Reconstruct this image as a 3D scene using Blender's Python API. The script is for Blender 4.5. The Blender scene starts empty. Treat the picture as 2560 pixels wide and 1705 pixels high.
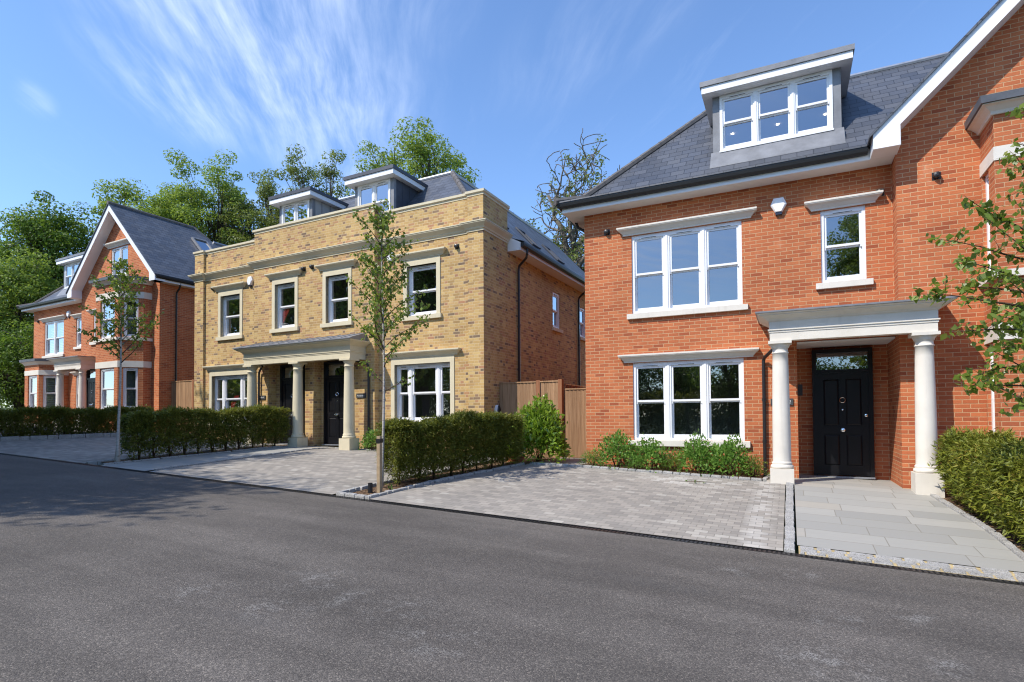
import bpy, math, random
import numpy as np
from mathutils import Vector, Matrix
R = math.radians
random.seed(7)
RNG = np.random.default_rng(11)
SC = bpy.context.scene
COL = SC.collection

# ------------------------------------------------------------------ objects
def link(o, parent=None):
    COL.objects.link(o)
    if parent is not None:
        o.parent = parent
    return o

def tag(o, label=None, cat=None, group=None, kind=None):
    if label: o['label'] = label
    if cat: o['category'] = cat
    if group: o['group'] = group
    if kind: o['kind'] = kind
    return o

def thing(name, label, cat, loc=(0, 0, 0), rz=0.0, group=None):
    o = bpy.data.objects.new(name, None)
    o.empty_display_size = 0.3
    link(o)
    o.location = loc
    o.rotation_euler = (0, 0, rz)
    return tag(o, label, cat, group)

class MB:
    """collects faces and links them as one mesh object"""
    def __init__(s):
        s.v = []; s.f = []; s.m = []; s.uvf = {}
    def face(s, pts, m=0):
        i = len(s.v)
        s.v += [tuple(p) for p in pts]
        s.f.append(tuple(range(i, i + len(pts)))); s.m.append(m)
    def box(s, x0, x1, y0, y1, z0, z1, m=0, skip=''):
        a = [(x0, y0, z0), (x1, y0, z0), (x1, y1, z0), (x0, y1, z0), (x0, y0, z1), (x1, y0, z1), (x1, y1, z1), (x0, y1, z1)]
        for k, q in (('b', (0, 3, 2, 1)), ('t', (4, 5, 6, 7)), ('f', (0, 1, 5, 4)), ('r', (1, 2, 6, 5)), ('k', (2, 3, 7, 6)), ('l', (3, 0, 4, 7))):
            if k not in skip:
                s.face([a[i] for i in q], m)
    def hexa(s, a, m=0):
        """8 corners: bottom ring a[0:4] counter-clockwise, top ring a[4:8]"""
        for q in ((0, 3, 2, 1), (4, 5, 6, 7), (0, 1, 5, 4), (1, 2, 6, 5), (2, 3, 7, 6), (3, 0, 4, 7)):
            s.face([a[i] for i in q], m)
    def prism(s, poly, y0, y1, m=0):
        """polygon in (x, z) extruded along y"""
        s.face([(x, y0, z) for x, z in poly], m)
        s.face([(x, y1, z) for x, z in reversed(poly)], m)
        n = len(poly)
        for i in range(n):
            (xa, za), (xb, zb) = poly[i], poly[(i + 1) % n]
            s.face([(xa, y0, za), (xa, y1, za), (xb, y1, zb), (xb, y0, zb)], m)
    def tube(s, pts, radii, n=8, m=0, cap=True):
        pts = [Vector(p) for p in pts]
        rings = []
        up = None
        for i, p in enumerate(pts):
            d = (pts[min(i + 1, len(pts) - 1)] - pts[max(i - 1, 0)]).normalized()
            if up is None:
                up = Vector((1, 0, 0)) if abs(d.x) < .8 else Vector((0, 1, 0))
            a = d.cross(up).normalized()
            b = a.cross(d).normalized()
            up = b
            r = radii[i] if hasattr(radii, '__len__') else radii
            rings.append([p + (a * math.cos(t) + b * math.sin(t)) * r for t in (2 * math.pi * k / n for k in range(n))])
        base = len(s.v)
        for rg in rings:
            s.v += [tuple(p) for p in rg]
        for i in range(len(rings) - 1):
            for k in range(n):
                a0 = base + i * n + k; a1 = base + i * n + (k + 1) % n
                s.f.append((a0, a1, a1 + n, a0 + n)); s.m.append(m)
        if cap:
            s.f.append(tuple(base + k for k in reversed(range(n)))); s.m.append(m)
            e = base + (len(rings) - 1) * n
            s.f.append(tuple(e + k for k in range(n))); s.m.append(m)
    def lathe(s, c, prof, n=24, m=0):
        """prof: list of (radius, z) turned about the vertical through c=(x, y)"""
        base = len(s.v)
        for r, z in prof:
            for k in range(n):
                t = 2 * math.pi * k / n
                s.v.append((c[0] + r * math.cos(t), c[1] + r * math.sin(t), z))
        for i in range(len(prof) - 1):
            for k in range(n):
                a0 = base + i * n + k; a1 = base + i * n + (k + 1) % n
                s.f.append((a0, a1, a1 + n, a0 + n)); s.m.append(m)
        s.f.append(tuple(base + k for k in reversed(range(n)))); s.m.append(m)
        e = base + (len(prof) - 1) * n
        s.f.append(tuple(e + k for k in range(n))); s.m.append(m)
    def sweep(s, path, prof, m=0, closed=True):
        """profile of (out, z) points carried along a plan polyline; out points to the right of the path"""
        P = [Vector((p[0], p[1])) for p in path]
        nrm = []
        for i in range(len(P) - 1):
            d = (P[i + 1] - P[i]).normalized()
            nrm.append(Vector((d.y, -d.x)))
        mit = []
        for i in range(len(P)):
            if i == 0: mit.append(nrm[0])
            elif i == len(P) - 1: mit.append(nrm[-1])
            else:
                a, b = nrm[i - 1], nrm[i]
                mit.append((a + b) / (1 + a.dot(b)))
        rings = [[(P[i].x + mit[i].x * o, P[i].y + mit[i].y * o, z) for o, z in prof] for i in range(len(P))]
        k = len(prof)
        for i in range(len(P) - 1):
            for j in range(k if closed else k - 1):
                j2 = (j + 1) % k
                s.face([rings[i][j], rings[i + 1][j], rings[i + 1][j2], rings[i][j2]], m)
        s.face(list(reversed(rings[0])), m)
        s.face(rings[-1], m)
    def build(s, name, mats, parent=None, smooth=False, uv_on=True):
        if not isinstance(mats, (list, tuple)): mats = [mats]
        me = bpy.data.meshes.new(name)
        me.from_pydata(s.v, [], s.f)
        for mt in mats: me.materials.append(mt)
        me.polygons.foreach_set('material_index', s.m)
        uv = me.uv_layers.new(name='UVMap')
        co = np.array(s.v, dtype=float)
        data = np.zeros((len(me.loops), 2))
        li = 0
        for fi, f in enumerate(s.f if uv_on else ()):
            p = co[list(f)]
            nn = np.zeros(3)
            for i in range(len(f)):
                a, b = p[i], p[(i + 1) % len(f)]
                nn += np.cross(a, b)
            l = np.linalg.norm(nn)
            nn = nn / l if l > 1e-12 else np.array([0, 0, 1.])
            if abs(nn[2]) > .985:
                t, b = np.array([1., 0, 0]), np.array([0, 1., 0])
            else:
                t = np.array([-nn[1], nn[0], 0]); t /= np.linalg.norm(t)
                b = np.cross(nn, t)
            k = len(f)
            data[li:li + k, 0] = p @ t
            data[li:li + k, 1] = p @ b
            li += k
        uv.data.foreach_set('uv', data.ravel())
        if smooth:
            me.polygons.foreach_set('use_smooth', [True] * len(me.polygons))
        me.update()
        o = bpy.data.objects.new(name, me)
        return link(o, parent)

def leaf_mesh(name, C, T, B, mat, parent=None, shape='diamond', fold=0.0):
    """one small leaf-shaped quad per row: centre C, half length vector T, half width vector B"""
    n = len(C)
    if shape == 'diamond':
        V = np.stack([C - T, C + B - T * .15, C + T, C - B - T * .15], 1)
    else:
        V = np.stack([C - T - B, C - T + B, C + T + B, C + T - B], 1)
    me = bpy.data.meshes.new(name)
    me.vertices.add(n * 4); me.loops.add(n * 4); me.polygons.add(n)
    me.vertices.foreach_set('co', V.reshape(-1))
    me.loops.foreach_set('vertex_index', np.arange(n * 4, dtype=np.int32))
    me.polygons.foreach_set('loop_start', np.arange(0, n * 4, 4, dtype=np.int32))
    me.polygons.foreach_set('loop_total', np.full(n, 4, dtype=np.int32))
    me.materials.append(mat)
    uv = me.uv_layers.new(name='UVMap')
    r = np.repeat(RNG.random((n, 2)), 4, axis=0)
    uv.data.foreach_set('uv', r.ravel())
    me.update(); me.validate()
    o = bpy.data.objects.new(name, me)
    return link(o, parent)

def unit(a):
    return a / np.maximum(np.linalg.norm(a, axis=1, keepdims=True), 1e-9)

def rand_dirs(n):
    return unit(RNG.normal(size=(n, 3)))

# ------------------------------------------------------------------ materials
class NT:
    def __init__(s, name, world=None):
        if world is None:
            s.mat = bpy.data.materials.new(name); s.mat.use_nodes = True; s.t = s.mat.node_tree
        else:
            s.t = world.node_tree
        s.t.nodes.clear()
    def n(s, typ, ins=None, **kw):
        nd = s.t.nodes.new(typ)
        for k, v in kw.items(): setattr(nd, k, v)
        for k, v in (ins or {}).items(): s.put(nd.inputs[k], v)
        return nd
    def put(s, sock, v):
        if isinstance(v, bpy.types.NodeSocket): s.t.links.new(v, sock)
        elif v is not None: sock.default_value = v
    def m(s, op, a, b=None, c=None, clamp=False):
        nd = s.t.nodes.new('ShaderNodeMath'); nd.operation = op; nd.use_clamp = clamp
        for i, v in enumerate((a, b, c)):
            if v is not None: s.put(nd.inputs[i], v)
        return nd.outputs[0]
    def mix(s, f, a, b, blend='MIX'):
        nd = s.t.nodes.new('ShaderNodeMix'); nd.data_type = 'RGBA'; nd.blend_type = blend
        s.put(nd.inputs[0], f); s.put(nd.inputs[6], a if isinstance(a, bpy.types.NodeSocket) else (*a, 1)[:4]); s.put(nd.inputs[7], b if isinstance(b, bpy.types.NodeSocket) else (*b, 1)[:4])
        return nd.outputs[2]
    def ramp(s, f, stops, interp='LINEAR'):
        nd = s.t.nodes.new('ShaderNodeValToRGB'); cr = nd.color_ramp; cr.interpolation = interp
        while len(cr.elements) < len(stops): cr.elements.new(.5)
        for e, (p, c) in zip(cr.elements, stops):
            e.position = p; e.color = (*c, 1)[:4] if len(c) == 3 else c
        s.put(nd.inputs[0], f)
        return nd.outputs[0]
    def range(s, v, a, b, c=0., d=1., smooth=False):
        nd = s.t.nodes.new('ShaderNodeMapRange'); nd.interpolation_type = 'SMOOTHSTEP' if smooth else 'LINEAR'
        for i, x in enumerate((v, a, b, c, d)): s.put(nd.inputs[i], x)
        return nd.outputs[0]
    def noise(s, vec, scale, detail=2., rough=.5, out=0, dim='3D'):
        nd = s.t.nodes.new('ShaderNodeTexNoise'); nd.noise_dimensions = dim
        if vec is not None: s.put(nd.inputs['Vector'], vec)
        s.put(nd.inputs['Scale'], scale); s.put(nd.inputs['Detail'], detail); s.put(nd.inputs['Roughness'], rough)
        return nd.outputs[out]
    def uv(s):
        return s.n('ShaderNodeUVMap').outputs[0]
    def obj(s):
        return s.n('ShaderNodeTexCoord').outputs['Object']
    def sep(s, v):
        nd = s.t.nodes.new('ShaderNodeSeparateXYZ'); s.put(nd.inputs[0], v); return nd.outputs
    def vec(s, x, y, z=0.):
        nd = s.t.nodes.new('ShaderNodeCombineXYZ')
        for i, v in enumerate((x, y, z)): s.put(nd.inputs[i], v)
        return nd.outputs[0]
    def scale(s, v, sx, sy, sz=1.):
        nd = s.t.nodes.new('ShaderNodeVectorMath'); nd.operation = 'MULTIPLY'
        s.put(nd.inputs[0], v); nd.inputs[1].default_value = (sx, sy, sz); return nd.outputs[0]
    def white(s, v, dim='3D'):
        nd = s.t.nodes.new('ShaderNodeTexWhiteNoise'); nd.noise_dimensions = dim
        s.put(nd.inputs['Vector'] if dim != '1D' else nd.inputs['W'], v); return nd.outputs[0]
    def bump(s, h, strength=.5, dist=.01):
        nd = s.t.nodes.new('ShaderNodeBump'); nd.inputs['Strength'].default_value = strength; nd.inputs['Distance'].default_value = dist
        s.put(nd.inputs['Height'], h); return nd.outputs[0]
    def out(s, base, rough=.6, normal=None, metallic=0., spec=.5, trans=None, **kw):
        b = s.n('ShaderNodeBsdfPrincipled')
        s.put(b.inputs['Base Color'], base if isinstance(base, bpy.types.NodeSocket) else (*base, 1)[:4])
        s.put(b.inputs['Roughness'], rough); s.put(b.inputs['Metallic'], metallic); s.put(b.inputs['Specular IOR Level'], spec)
        if normal is not None: s.put(b.inputs['Normal'], normal)
        for k, v in kw.items(): s.put(b.inputs[k.replace('_', ' ')], v)
        sh = b.outputs[0]
        if trans is not None:
            t = s.n('ShaderNodeBsdfTranslucent'); s.put(t.inputs[0], trans[1])
            mx = s.n('ShaderNodeMixShader'); mx.inputs[0].default_value = trans[0]
            s.t.links.new(sh, mx.inputs[1]); s.t.links.new(t.outputs[0], mx.inputs[2]); sh = mx.outputs[0]
        o = s.n('ShaderNodeOutputMaterial'); s.t.links.new(sh, o.inputs[0])
        return s.mat

def cells(s, uv, bw, bh, mortar, shift='half', soft=.003, wob=.0):
    x, y, _ = s.sep(uv)[:3]
    vr = s.m('DIVIDE', y, bh); row = s.m('FLOOR', vr); fv = s.m('FRACT', vr)
    if shift == 'half':
        off = s.m('MULTIPLY', s.m('MODULO', s.m('ABSOLUTE', row), 2.), .5)
    elif shift == 'random':
        off = s.white(row, '1D')
    else:
        off = 0.
    if shift == 'flemish':                                   # stretcher and header in turn, headers centred over stretchers
        off = s.m('MULTIPLY', s.m('MODULO', s.m('ABSOLUTE', row), 2.), .5)
        u0 = s.m('ADD', s.m('DIVIDE', x, bw * 1.5), off); per = s.m('FLOOR', u0); t = s.m('FRACT', u0)
        hd = s.m('GREATER_THAN', t, 2 / 3)
        col = s.m('ADD', s.m('MULTIPLY', per, 2.), hd)
        lo = s.m('MULTIPLY', hd, 2 / 3); wd = s.m('SUBTRACT', 2 / 3, s.m('MULTIPLY', hd, 1 / 3))
        fu = s.m('DIVIDE', s.m('SUBTRACT', t, lo), wd)
        eu = s.m('MULTIPLY', s.m('MULTIPLY', s.m('MINIMUM', fu, s.m('SUBTRACT', 1., fu)), wd), bw * 1.5)
    else:
        ur = s.m('ADD', s.m('DIVIDE', x, bw), off); col = s.m('FLOOR', ur); fu = s.m('FRACT', ur)
        eu = s.m('MULTIPLY', s.m('MINIMUM', fu, s.m('SUBTRACT', 1., fu)), bw)
    ev = s.m('MULTIPLY', s.m('MINIMUM', fv, s.m('SUBTRACT', 1., fv)), bh)
    e = s.m('MINIMUM', eu, ev)
    if wob:
        e = s.m('ADD', e, s.m('MULTIPLY', s.m('SUBTRACT', s.noise(uv, 40., 2.), .5), wob))
    mask = s.range(e, mortar / 2 - soft * .4, mortar / 2 + soft * .6, smooth=True)
    rid = s.white(s.vec(col, row, 3.))
    rid2 = s.white(s.vec(row, col, 9.))
    return mask, rid, rid2, fu, fv

def brick_mat(name, stops, mortar_col, vary=.25, warm=None):
    s = NT(name); uv = s.uv()
    mask, r1, r2, fu, fv = cells(s, uv, .225, .075, .0105, 'flemish' if warm else 'half', .004, .005)
    base = s.ramp(r1, stops)
    sp = s.noise(uv, 70., 3., .7)
    base = s.mix(s.m('MULTIPLY', s.range(sp, .35, .75), vary), base, s.mix(.5, base, (.02, .012, .01)))
    if warm:
        base = s.mix(s.m('MULTIPLY', s.range(s.noise(uv, .8, 3., .6), .45, .7, .0, .55), s.range(r2, .2, .8)), base, warm)
    big = s.noise(uv, .55, 3., .55)
    shade = s.m('MULTIPLY', s.range(big, .3, .7, .87, 1.1), s.range(s.noise(s.scale(uv, 2.4, .35), 1., 4., .6), .3, .75, 1.05, .90))
    mcol = s.mix(s.noise(uv, 30., 2.), mortar_col, tuple(c * .8 for c in mortar_col))
    c = s.mix(mask, mcol, base)
    c = s.mix(1., c, s.vec(shade, shade, shade), 'MULTIPLY')
    c = s.mix(s.range(s.noise(uv, 1.1, 5., .7), .62, .80, 0., .28), c, (.72, .56, .42))          # faint lime bloom
    h = s.m('ADD', s.m('MULTIPLY', mask, .7), s.m('MULTIPLY', sp, .3))
    return s.out(c, .9, s.bump(h, .6, .006), spec=.25)

def plain(name, col, rough=.5, spec=.5, metallic=0., noise=.0, nscale=8., bump=0.):
    s = NT(name); c = col; nrm = None
    if noise:
        f = s.noise(s.obj(), nscale, 4., .6)
        c = s.mix(s.range(f, .3, .7), tuple(x * (1 - noise) for x in col), tuple(min(1, x * (1 + noise)) for x in col))
    if bump:
        nrm = s.bump(s.noise(s.obj(), nscale * 6, 3., .6), bump, .004)
    return s.out(c, rough, nrm, metallic, spec)

def stone_mat(name, col):
    """cast stone with pitting and thin weather streaks"""
    s = NT(name); ob = s.obj()
    c = s.mix(s.range(s.noise(ob, 2.5, 5., .6), .3, .7), tuple(x * .93 for x in col), tuple(min(1, x * 1.05) for x in col))
    st = s.noise(s.scale(ob, 9., 9., .8), 1., 4., .6)
    c = s.mix(s.range(st, .58, .78, 0., .30), c, tuple(x * .62 for x in col))
    c = s.mix(s.range(s.noise(ob, 90., 2., .5), .66, .76, 0., .25), c, tuple(x * .55 for x in col))
    return s.out(c, .88, s.bump(s.noise(ob, 60., 4., .7), .2, .003), spec=.2)

def leaf_mat(name, stops, trans, tcol, rough=.45, spec=.4):
    s = NT(name)
    x = s.sep(s.uv())[0]
    patch = s.noise(s.obj(), 2.2, 3., .6)                   # new growth comes in patches
    x = s.m('ADD', s.m('MULTIPLY', x, .75), s.range(patch, .3, .7, -.12, .36), None, True)
    c = s.ramp(x, stops)
    t = s.mix(.55, c, tcol)
    return s.out(c, rough, None, 0., spec, trans=(trans, t))

M = {}
def materials():
    M['red'] = brick_mat('red_brick', [(0, (.35, .094, .043)), (.10, (.42, .116, .050)), (.25, (.475, .140, .058)), (.7, (.525, .160, .066)), (1, (.575, .19, .078))], (.62, .385, .215), .18)
    M['yellow'] = brick_mat('yellow_stock_brick', [(0, (.19, .135, .095)), (.075, (.28, .195, .12)), (.11, (.44, .23, .13)), (.16, (.52, .29, .14)), (.22, (.42, .27, .115)), (.45, (.54, .345, .14)), (.75, (.60, .40, .16)), (1, (.65, .46, .20))], (.66, .50, .29), .45, (.50, .25, .13))
    # slates
    s = NT('grey_slate'); uv = s.uv()
    mask, r1, r2, fu, fv = cells(s, uv, .30, .21, .011, 'half', .008)
    c = s.ramp(r1, [(0, (.052, .057, .070)), (1, (.094, .10, .116))])
    c = s.mix(s.range(s.noise(uv, 1.2, 4.), .35, .7, 0, .35), c, (.12, .125, .14))
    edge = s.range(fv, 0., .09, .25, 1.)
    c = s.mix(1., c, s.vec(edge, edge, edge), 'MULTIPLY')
    c = s.mix(mask, (.02, .022, .026), c)
    hh = s.m('ADD', s.m('SUBTRACT', 1., fv), s.m('MULTIPLY', r2, .35))
    M['slate'] = s.out(c, s.range(r2, 0, 1, .38, .55), s.bump(hh, .8, .012), spec=.5)
    M['lead'] = plain('weathered_lead', (.20, .205, .22), .5, .5, 0., .22, 3., .1)
    M['dark_lead'] = plain('dark_lead_sheet', (.055, .062, .080), .5, .45, 0., .2, 4., .1)
    M['bay_lead'] = plain('grey_lead_capping', (.11, .115, .13), .5, .45, 0., .2, 4., .1)
    M['zinc'] = plain('shiny_lead_roll', (.36, .38, .42), .35, .5, .6, .15, 5.)
    M['ridge'] = plain('hip_tile', (.13, .12, .115), .8, .3, 0., .25, 6., .2)
    M['white'] = plain('white_gloss_paint', (.82, .82, .83), .35, .45, 0., .03, 1.5)
    M['soffit'] = plain('white_soffit_board', (.78, .77, .76), .5, .3, 0., .05, 1.2)
    M['stone'] = stone_mat('pale_cast_stone', (.72, .675, .60))
    M['cream'] = stone_mat('cream_cast_stone', (.65, .575, .41))
    M['black'] = plain('black_gloss_door', (.008, .008, .010), .36, .28, 0., .2, 3.)
    M['plastic'] = plain('black_plastic', (.018, .018, .02), .38, .5)
    M['chrome'] = plain('polished_chrome', (.75, .75, .76), .12, .5, 1.)
    M['room'] = plain('room_plaster', (.42, .41, .39), .9, .2)
    M['alarm'] = plain('white_alarm_cover', (.86, .86, .87), .4, .4)
    M['navy'] = plain('dark_strobe_lens', (.03, .035, .06), .25, .5)
    M['plate'] = plain('slate_name_plate', (.06, .065, .07), .5, .4)
    M['letter'] = plain('pale_lettering', (.62, .64, .66), .6, .3)
    M['signred'] = plain('red_sign_board', (.55, .03, .04), .5, .4)
    M['signwhite'] = plain('white_sign_print', (.86, .84, .84), .5, .4)
    M['shutter'] = plain('white_shutter', (.74, .75, .76), .5, .3)
    # glass: thin pane, sky mirrored on it, dark room seen through it
    s = NT('window_glass')
    lw = s.n('ShaderNodeLayerWeight'); lw.inputs[0].default_value = .32
    nz = s.noise(s.obj(), .9, 1.)
    nrm = s.bump(nz, .07, .05)
    g = s.n('ShaderNodeBsdfGlossy', {'Color': (.9, .94, 1, 1), 'Roughness': .004}); s.put(g.inputs['Normal'], nrm)
    t = s.n('ShaderNodeBsdfTransparent', {'Color': (.80, .83, .83, 1)})
    mx = s.n('ShaderNodeMixShader'); s.put(mx.inputs[0], s.range(lw.outputs['Facing'], 0, 1, .24, 1.))
    s.t.links.new(t.outputs[0], mx.inputs[1]); s.t.links.new(g.outputs[0], mx.inputs[2])
    o = s.n('ShaderNodeOutputMaterial'); s.t.links.new(mx.outputs[0], o.inputs[0]); M['glass'] = s.mat
    # lamp
    s = NT('lit_downlight'); e = s.n('ShaderNodeEmission', {'Color': (1, .86, .62, 1), 'Strength': 14.})
    o = s.n('ShaderNodeOutputMaterial'); s.t.links.new(e.outputs[0], o.inputs[0]); M['lamp'] = s.mat
    # asphalt
    s = NT('worn_asphalt'); uv = s.uv()
    vo = s.n('ShaderNodeTexVoronoi', {'Scale': 120.}); s.put(vo.inputs['Vector'], uv)
    grain = s.sep(vo.outputs['Color'])[0]
    c = s.ramp(grain, [(0, (.068, .063, .058)), (.5, (.110, .101, .092)), (.9, (.155, .142, .127)), (1, (.25, .225, .195))])
    big = s.noise(uv, .35, 5., .6)
    md = s.noise(s.scale(uv, 1., 2.2), 1.3, 4., .6)
    k = s.m('MULTIPLY', s.range(big, .3, .7, .80, 1.16), s.range(md, .25, .75, .88, 1.1))
    c = s.mix(1., c, s.vec(k, s.m('MULTIPLY', k, .975), s.m('MULTIPLY', k, .96)), 'MULTIPLY')
    st = None
    for (x, y, r) in ((-3.84, 3.83, .5), (-3.3, 3.6, .4), (-2.75, 3.61, .45), (-3.6, 3.2, .45), (-.55, 6.3, .35), (.1, 6.5, .3), (.3, 5.2, .35), (.2, 4.3, .5), (.75, 3.9, .35), (.9, 5.6, .3), (-2.2, 3.3, .5), (.4, 3.3, .35), (-4.4, 3.1, .4), (.9, 4.6, .25)):
        d = s.n('ShaderNodeVectorMath', operation='DISTANCE'); s.put(d.inputs[0], uv); d.inputs[1].default_value = (x, y, 0)
        f = s.range(d.outputs['Value'], r, 0., 0., 1., True)
        st = f if st is None else s.m('MAXIMUM', st, f)
    ch = s.m('MULTIPLY', s.range(s.noise(uv, 5., 5., .65), .47, .66), s.range(grain, .3, .8))
    c = s.mix(s.m('MULTIPLY', s.m('MULTIPLY', st, ch), .55), c, (.42, .41, .39))
    tr = s.noise(s.scale(uv, .06, 1.), 1.6, 3., .55)                     # long wheel tracks along the road
    tk = s.range(tr, .35, .65, .86, 1.12)
    c = s.mix(1., c, s.vec(tk, tk, tk), 'MULTIPLY')
    gy = s.range(s.m('ADD', s.sep(uv)[1], s.m('MULTIPLY', s.noise(uv, 3., 4., .7), .5)), 7.1, 7.62, 0., .5)
    c = s.mix(s.m('MULTIPLY', gy, s.range(s.noise(uv, 30., 3., .7), .4, .7)), c, (.30, .27, .23))     # grit washed to the drain
    dk = s.range(s.noise(s.scale(uv, .5, 1.4), .9, 3., .5), .60, .74, 0., .30)
    c = s.mix(dk, c, (.065, .064, .064))
    M['asphalt'] = s.out(c, .85, s.bump(s.m('SUBTRACT', 1., vo.outputs['Distance']), .7, .005), spec=.25)
    # block paving
    s = NT('grey_block_paving'); uv = s.uv()
    mask, r1, r2, fu, fv = cells(s, uv, .18, .12, .008, 'half', .005, .006)
    c = s.ramp(r1, [(0, (.255, .232, .205)), (.3, (.30, .274, .24)), (.62, (.335, .302, .262)), (.9, (.37, .334, .288)), (1, (.43, .40, .35))])
    x, y = s.sep(uv)[0:2]
    pale = s.m('MULTIPLY', s.range(s.m('ABSOLUTE', s.m('SUBTRACT', x, -.42)), .22, .06, 0, 1), s.m('GREATER_THAN', r2, .35))
    pale2 = s.m('MULTIPLY', s.range(s.m('ABSOLUTE', s.m('SUBTRACT', y, 11.15)), .55, .25, 0, 1), s.m('MULTIPLY', s.range(s.m('ABSOLUTE', s.m('SUBTRACT', x, -1.5)), 1.3, .8), s.m('GREATER_THAN', r2, .5)))
    c = s.mix(s.m('MULTIPLY', s.m('MAXIMUM', pale, pale2), .55), c, (.58, .55, .50))
    c = s.mix(s.range(s.noise(uv, 18., 4., .7), .35, .75, 0., .22), c, (.20, .195, .185))
    k = s.range(s.noise(uv, .5, 4., .55), .3, .7, .88, 1.1)
    c = s.mix(1., c, s.vec(k, k, k), 'MULTIPLY')
    c = s.mix(s.range(s.noise(s.scale(uv, .8, .35), 1.1, 4., .6), .56, .76, 0., .22), c, (.17, .16, .145))   # tyre grime
    c = s.mix(mask, s.mix(.6, c, (.15, .14, .12)), c)
    M['paving'] = s.out(c, .85, s.bump(s.m('ADD', s.m('MULTIPLY', mask, .8), s.m('MULTIPLY', r2, .25)), .5, .008), spec=.25)
    # flagstones
    s = NT('grey_sandstone_flags'); uv = s.uv()
    mask, r1, r2, fu, fv = cells(s, uv, .90, .43, .010, 'random', .006, .006)
    c = s.ramp(r1, [(0, (.305, .298, .275)), (.5, (.36, .35, .32)), (.85, (.395, .38, .345)), (1, (.39, .35, .29))])
    c = s.mix(s.range(s.noise(s.scale(uv, 1., 5.), 2.5, 5., .65), .35, .7, 0., .35), c, (.30, .305, .29))
    c = s.mix(mask, (.24, .225, .19), c)
    M['flags'] = s.out(c, .75, s.bump(s.m('ADD', s.m('MULTIPLY', mask, .8), s.m('MULTIPLY', s.noise(uv, 14., 4.), .2)), .35, .006), spec=.3)
    # granite setts
    s = NT('pale_granite_sett'); ob = s.obj()
    vo = s.n('ShaderNodeTexVoronoi', {'Scale': 160.}); s.put(vo.inputs['Vector'], ob)
    c = s.ramp(s.sep(vo.outputs['Color'])[0], [(0, (.16, .158, .152)), (.3, (.34, .332, .318)), (1, (.50, .485, .46))])
    k = s.range(s.noise(ob, 5., 3.), .3, .7, .8, 1.12)
    c = s.mix(1., c, s.vec(k, k, k), 'MULTIPLY')
    M['granite'] = s.out(c, .8, s.bump(s.noise(ob, 45., 4., .7), .8, .012), spec=.3)
    M['joint'] = plain('buff_jointing', (.46, .36, .19), .9, .2, 0., .25, 12.)
    # soil and bark mulch
    s = NT('bark_mulch'); ob = s.obj()
    vo = s.n('ShaderNodeTexVoronoi', {'Scale': 38.}); s.put(vo.inputs['Vector'], s.scale(ob, 1., 1.6, 1.))
    c = s.ramp(s.sep(vo.outputs['Color'])[0], [(0, (.055, .032, .02)), (.5, (.16, .095, .055)), (.85, (.27, .175, .105)), (1, (.42, .31, .21))])
    M['soil'] = s.out(c, .95, s.bump(s.m('SUBTRACT', 1., vo.outputs['Distance']), 1., .03), spec=.15)
    s = NT('rough_grass'); ob = s.obj()
    c = s.ramp(s.noise(ob, 3., 5., .6), [(.3, (.035, .05, .018)), (.7, (.08, .10, .035))])
    M['grass'] = s.out(c, .95, None, spec=.1)
    # wood
    s = NT('larch_fence_board'); uv = s.uv()
    x, y = s.sep(uv)[0:2]
    bid = s.white(s.m('FLOOR', s.m('DIVIDE', x, .10)), '1D')
    gr = s.noise(s.scale(uv, 26., 1.6), 1., 4., .6)
    c = s.ramp(gr, [(.3, (.30, .17, .09)), (.7, (.46, .285, .16))])
    k = s.range(bid, 0, 1, .8, 1.18)
    c = s.mix(1., c, s.vec(k, k, k), 'MULTIPLY')
    M['fence'] = s.out(c, .8, s.bump(gr, .3, .004), spec=.2)
    s = NT('red_brown_fence_stain'); uv = s.uv()
    c = s.ramp(s.noise(s.scale(uv, 26., 1.6), 1., 4., .6), [(.3, (.25, .105, .05)), (.7, (.36, .165, .085))])
    M['post'] = s.out(c, .75, None, spec=.25)
    M['stake'] = plain('weathered_stake', (.36, .27, .17), .85, .2, 0., .2, 10., .2)
    # bark
    s = NT('white_birch_bark'); ob = s.obj()
    f = s.noise(s.scale(ob, 3., 3., 14.), 3., 4., .7)
    c = s.ramp(f, [(.34, (.15, .12, .10)), (.46, (.44, .405, .36)), (1, (.64, .61, .57))])
    M['birchbark'] = s.out(c, .8, None, spec=.2)
    M['twig'] = plain('brown_twig', (.11, .068, .045), .85, .2, 0., .2, 12.)
    M['bark'] = plain('grey_brown_bark', (.085, .07, .055), .9, .15, 0., .3, 6., .4)
    M['oldbark'] = plain('lichened_bark', (.15, .13, .105), .9, .15, 0., .35, 6., .4)
    # foliage
    M['birchleaf'] = leaf_mat('birch_leaf', [(0, (.09, .145, .02)), (.5, (.15, .22, .032)), (.9, (.23, .30, .05)), (1, (.30, .28, .07))], .40, (.34, .46, .04), .38, .5)
    M['yew'] = leaf_mat('yew_foliage', [(0, (.075, .10, .018)), (.45, (.15, .172, .025)), (.8, (.225, .23, .036)), (1, (.29, .23, .055))], .33, (.30, .32, .04), .5, .35)
    M['yewlight'] = leaf_mat('yellow_green_yew_foliage', [(0, (.085, .115, .016)), (.4, (.17, .205, .024)), (.8, (.26, .27, .036)), (1, (.34, .25, .05))], .28, (.24, .25, .03), .5, .35)  # brighter, yellower leaf tone for the right-hand hedge
    M['laurel'] = leaf_mat('glossy_laurel_leaf', [(0, (.095, .18, .02)), (.5, (.20, .32, .03)), (1, (.34, .45, .06))], .38, (.28, .42, .03), .26, .6)
    M['shrub'] = leaf_mat('fresh_shrub_leaf', [(0, (.09, .19, .03)), (.5, (.165, .31, .05)), (1, (.27, .42, .08))], .40, (.2, .4, .05), .5, .35)
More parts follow.
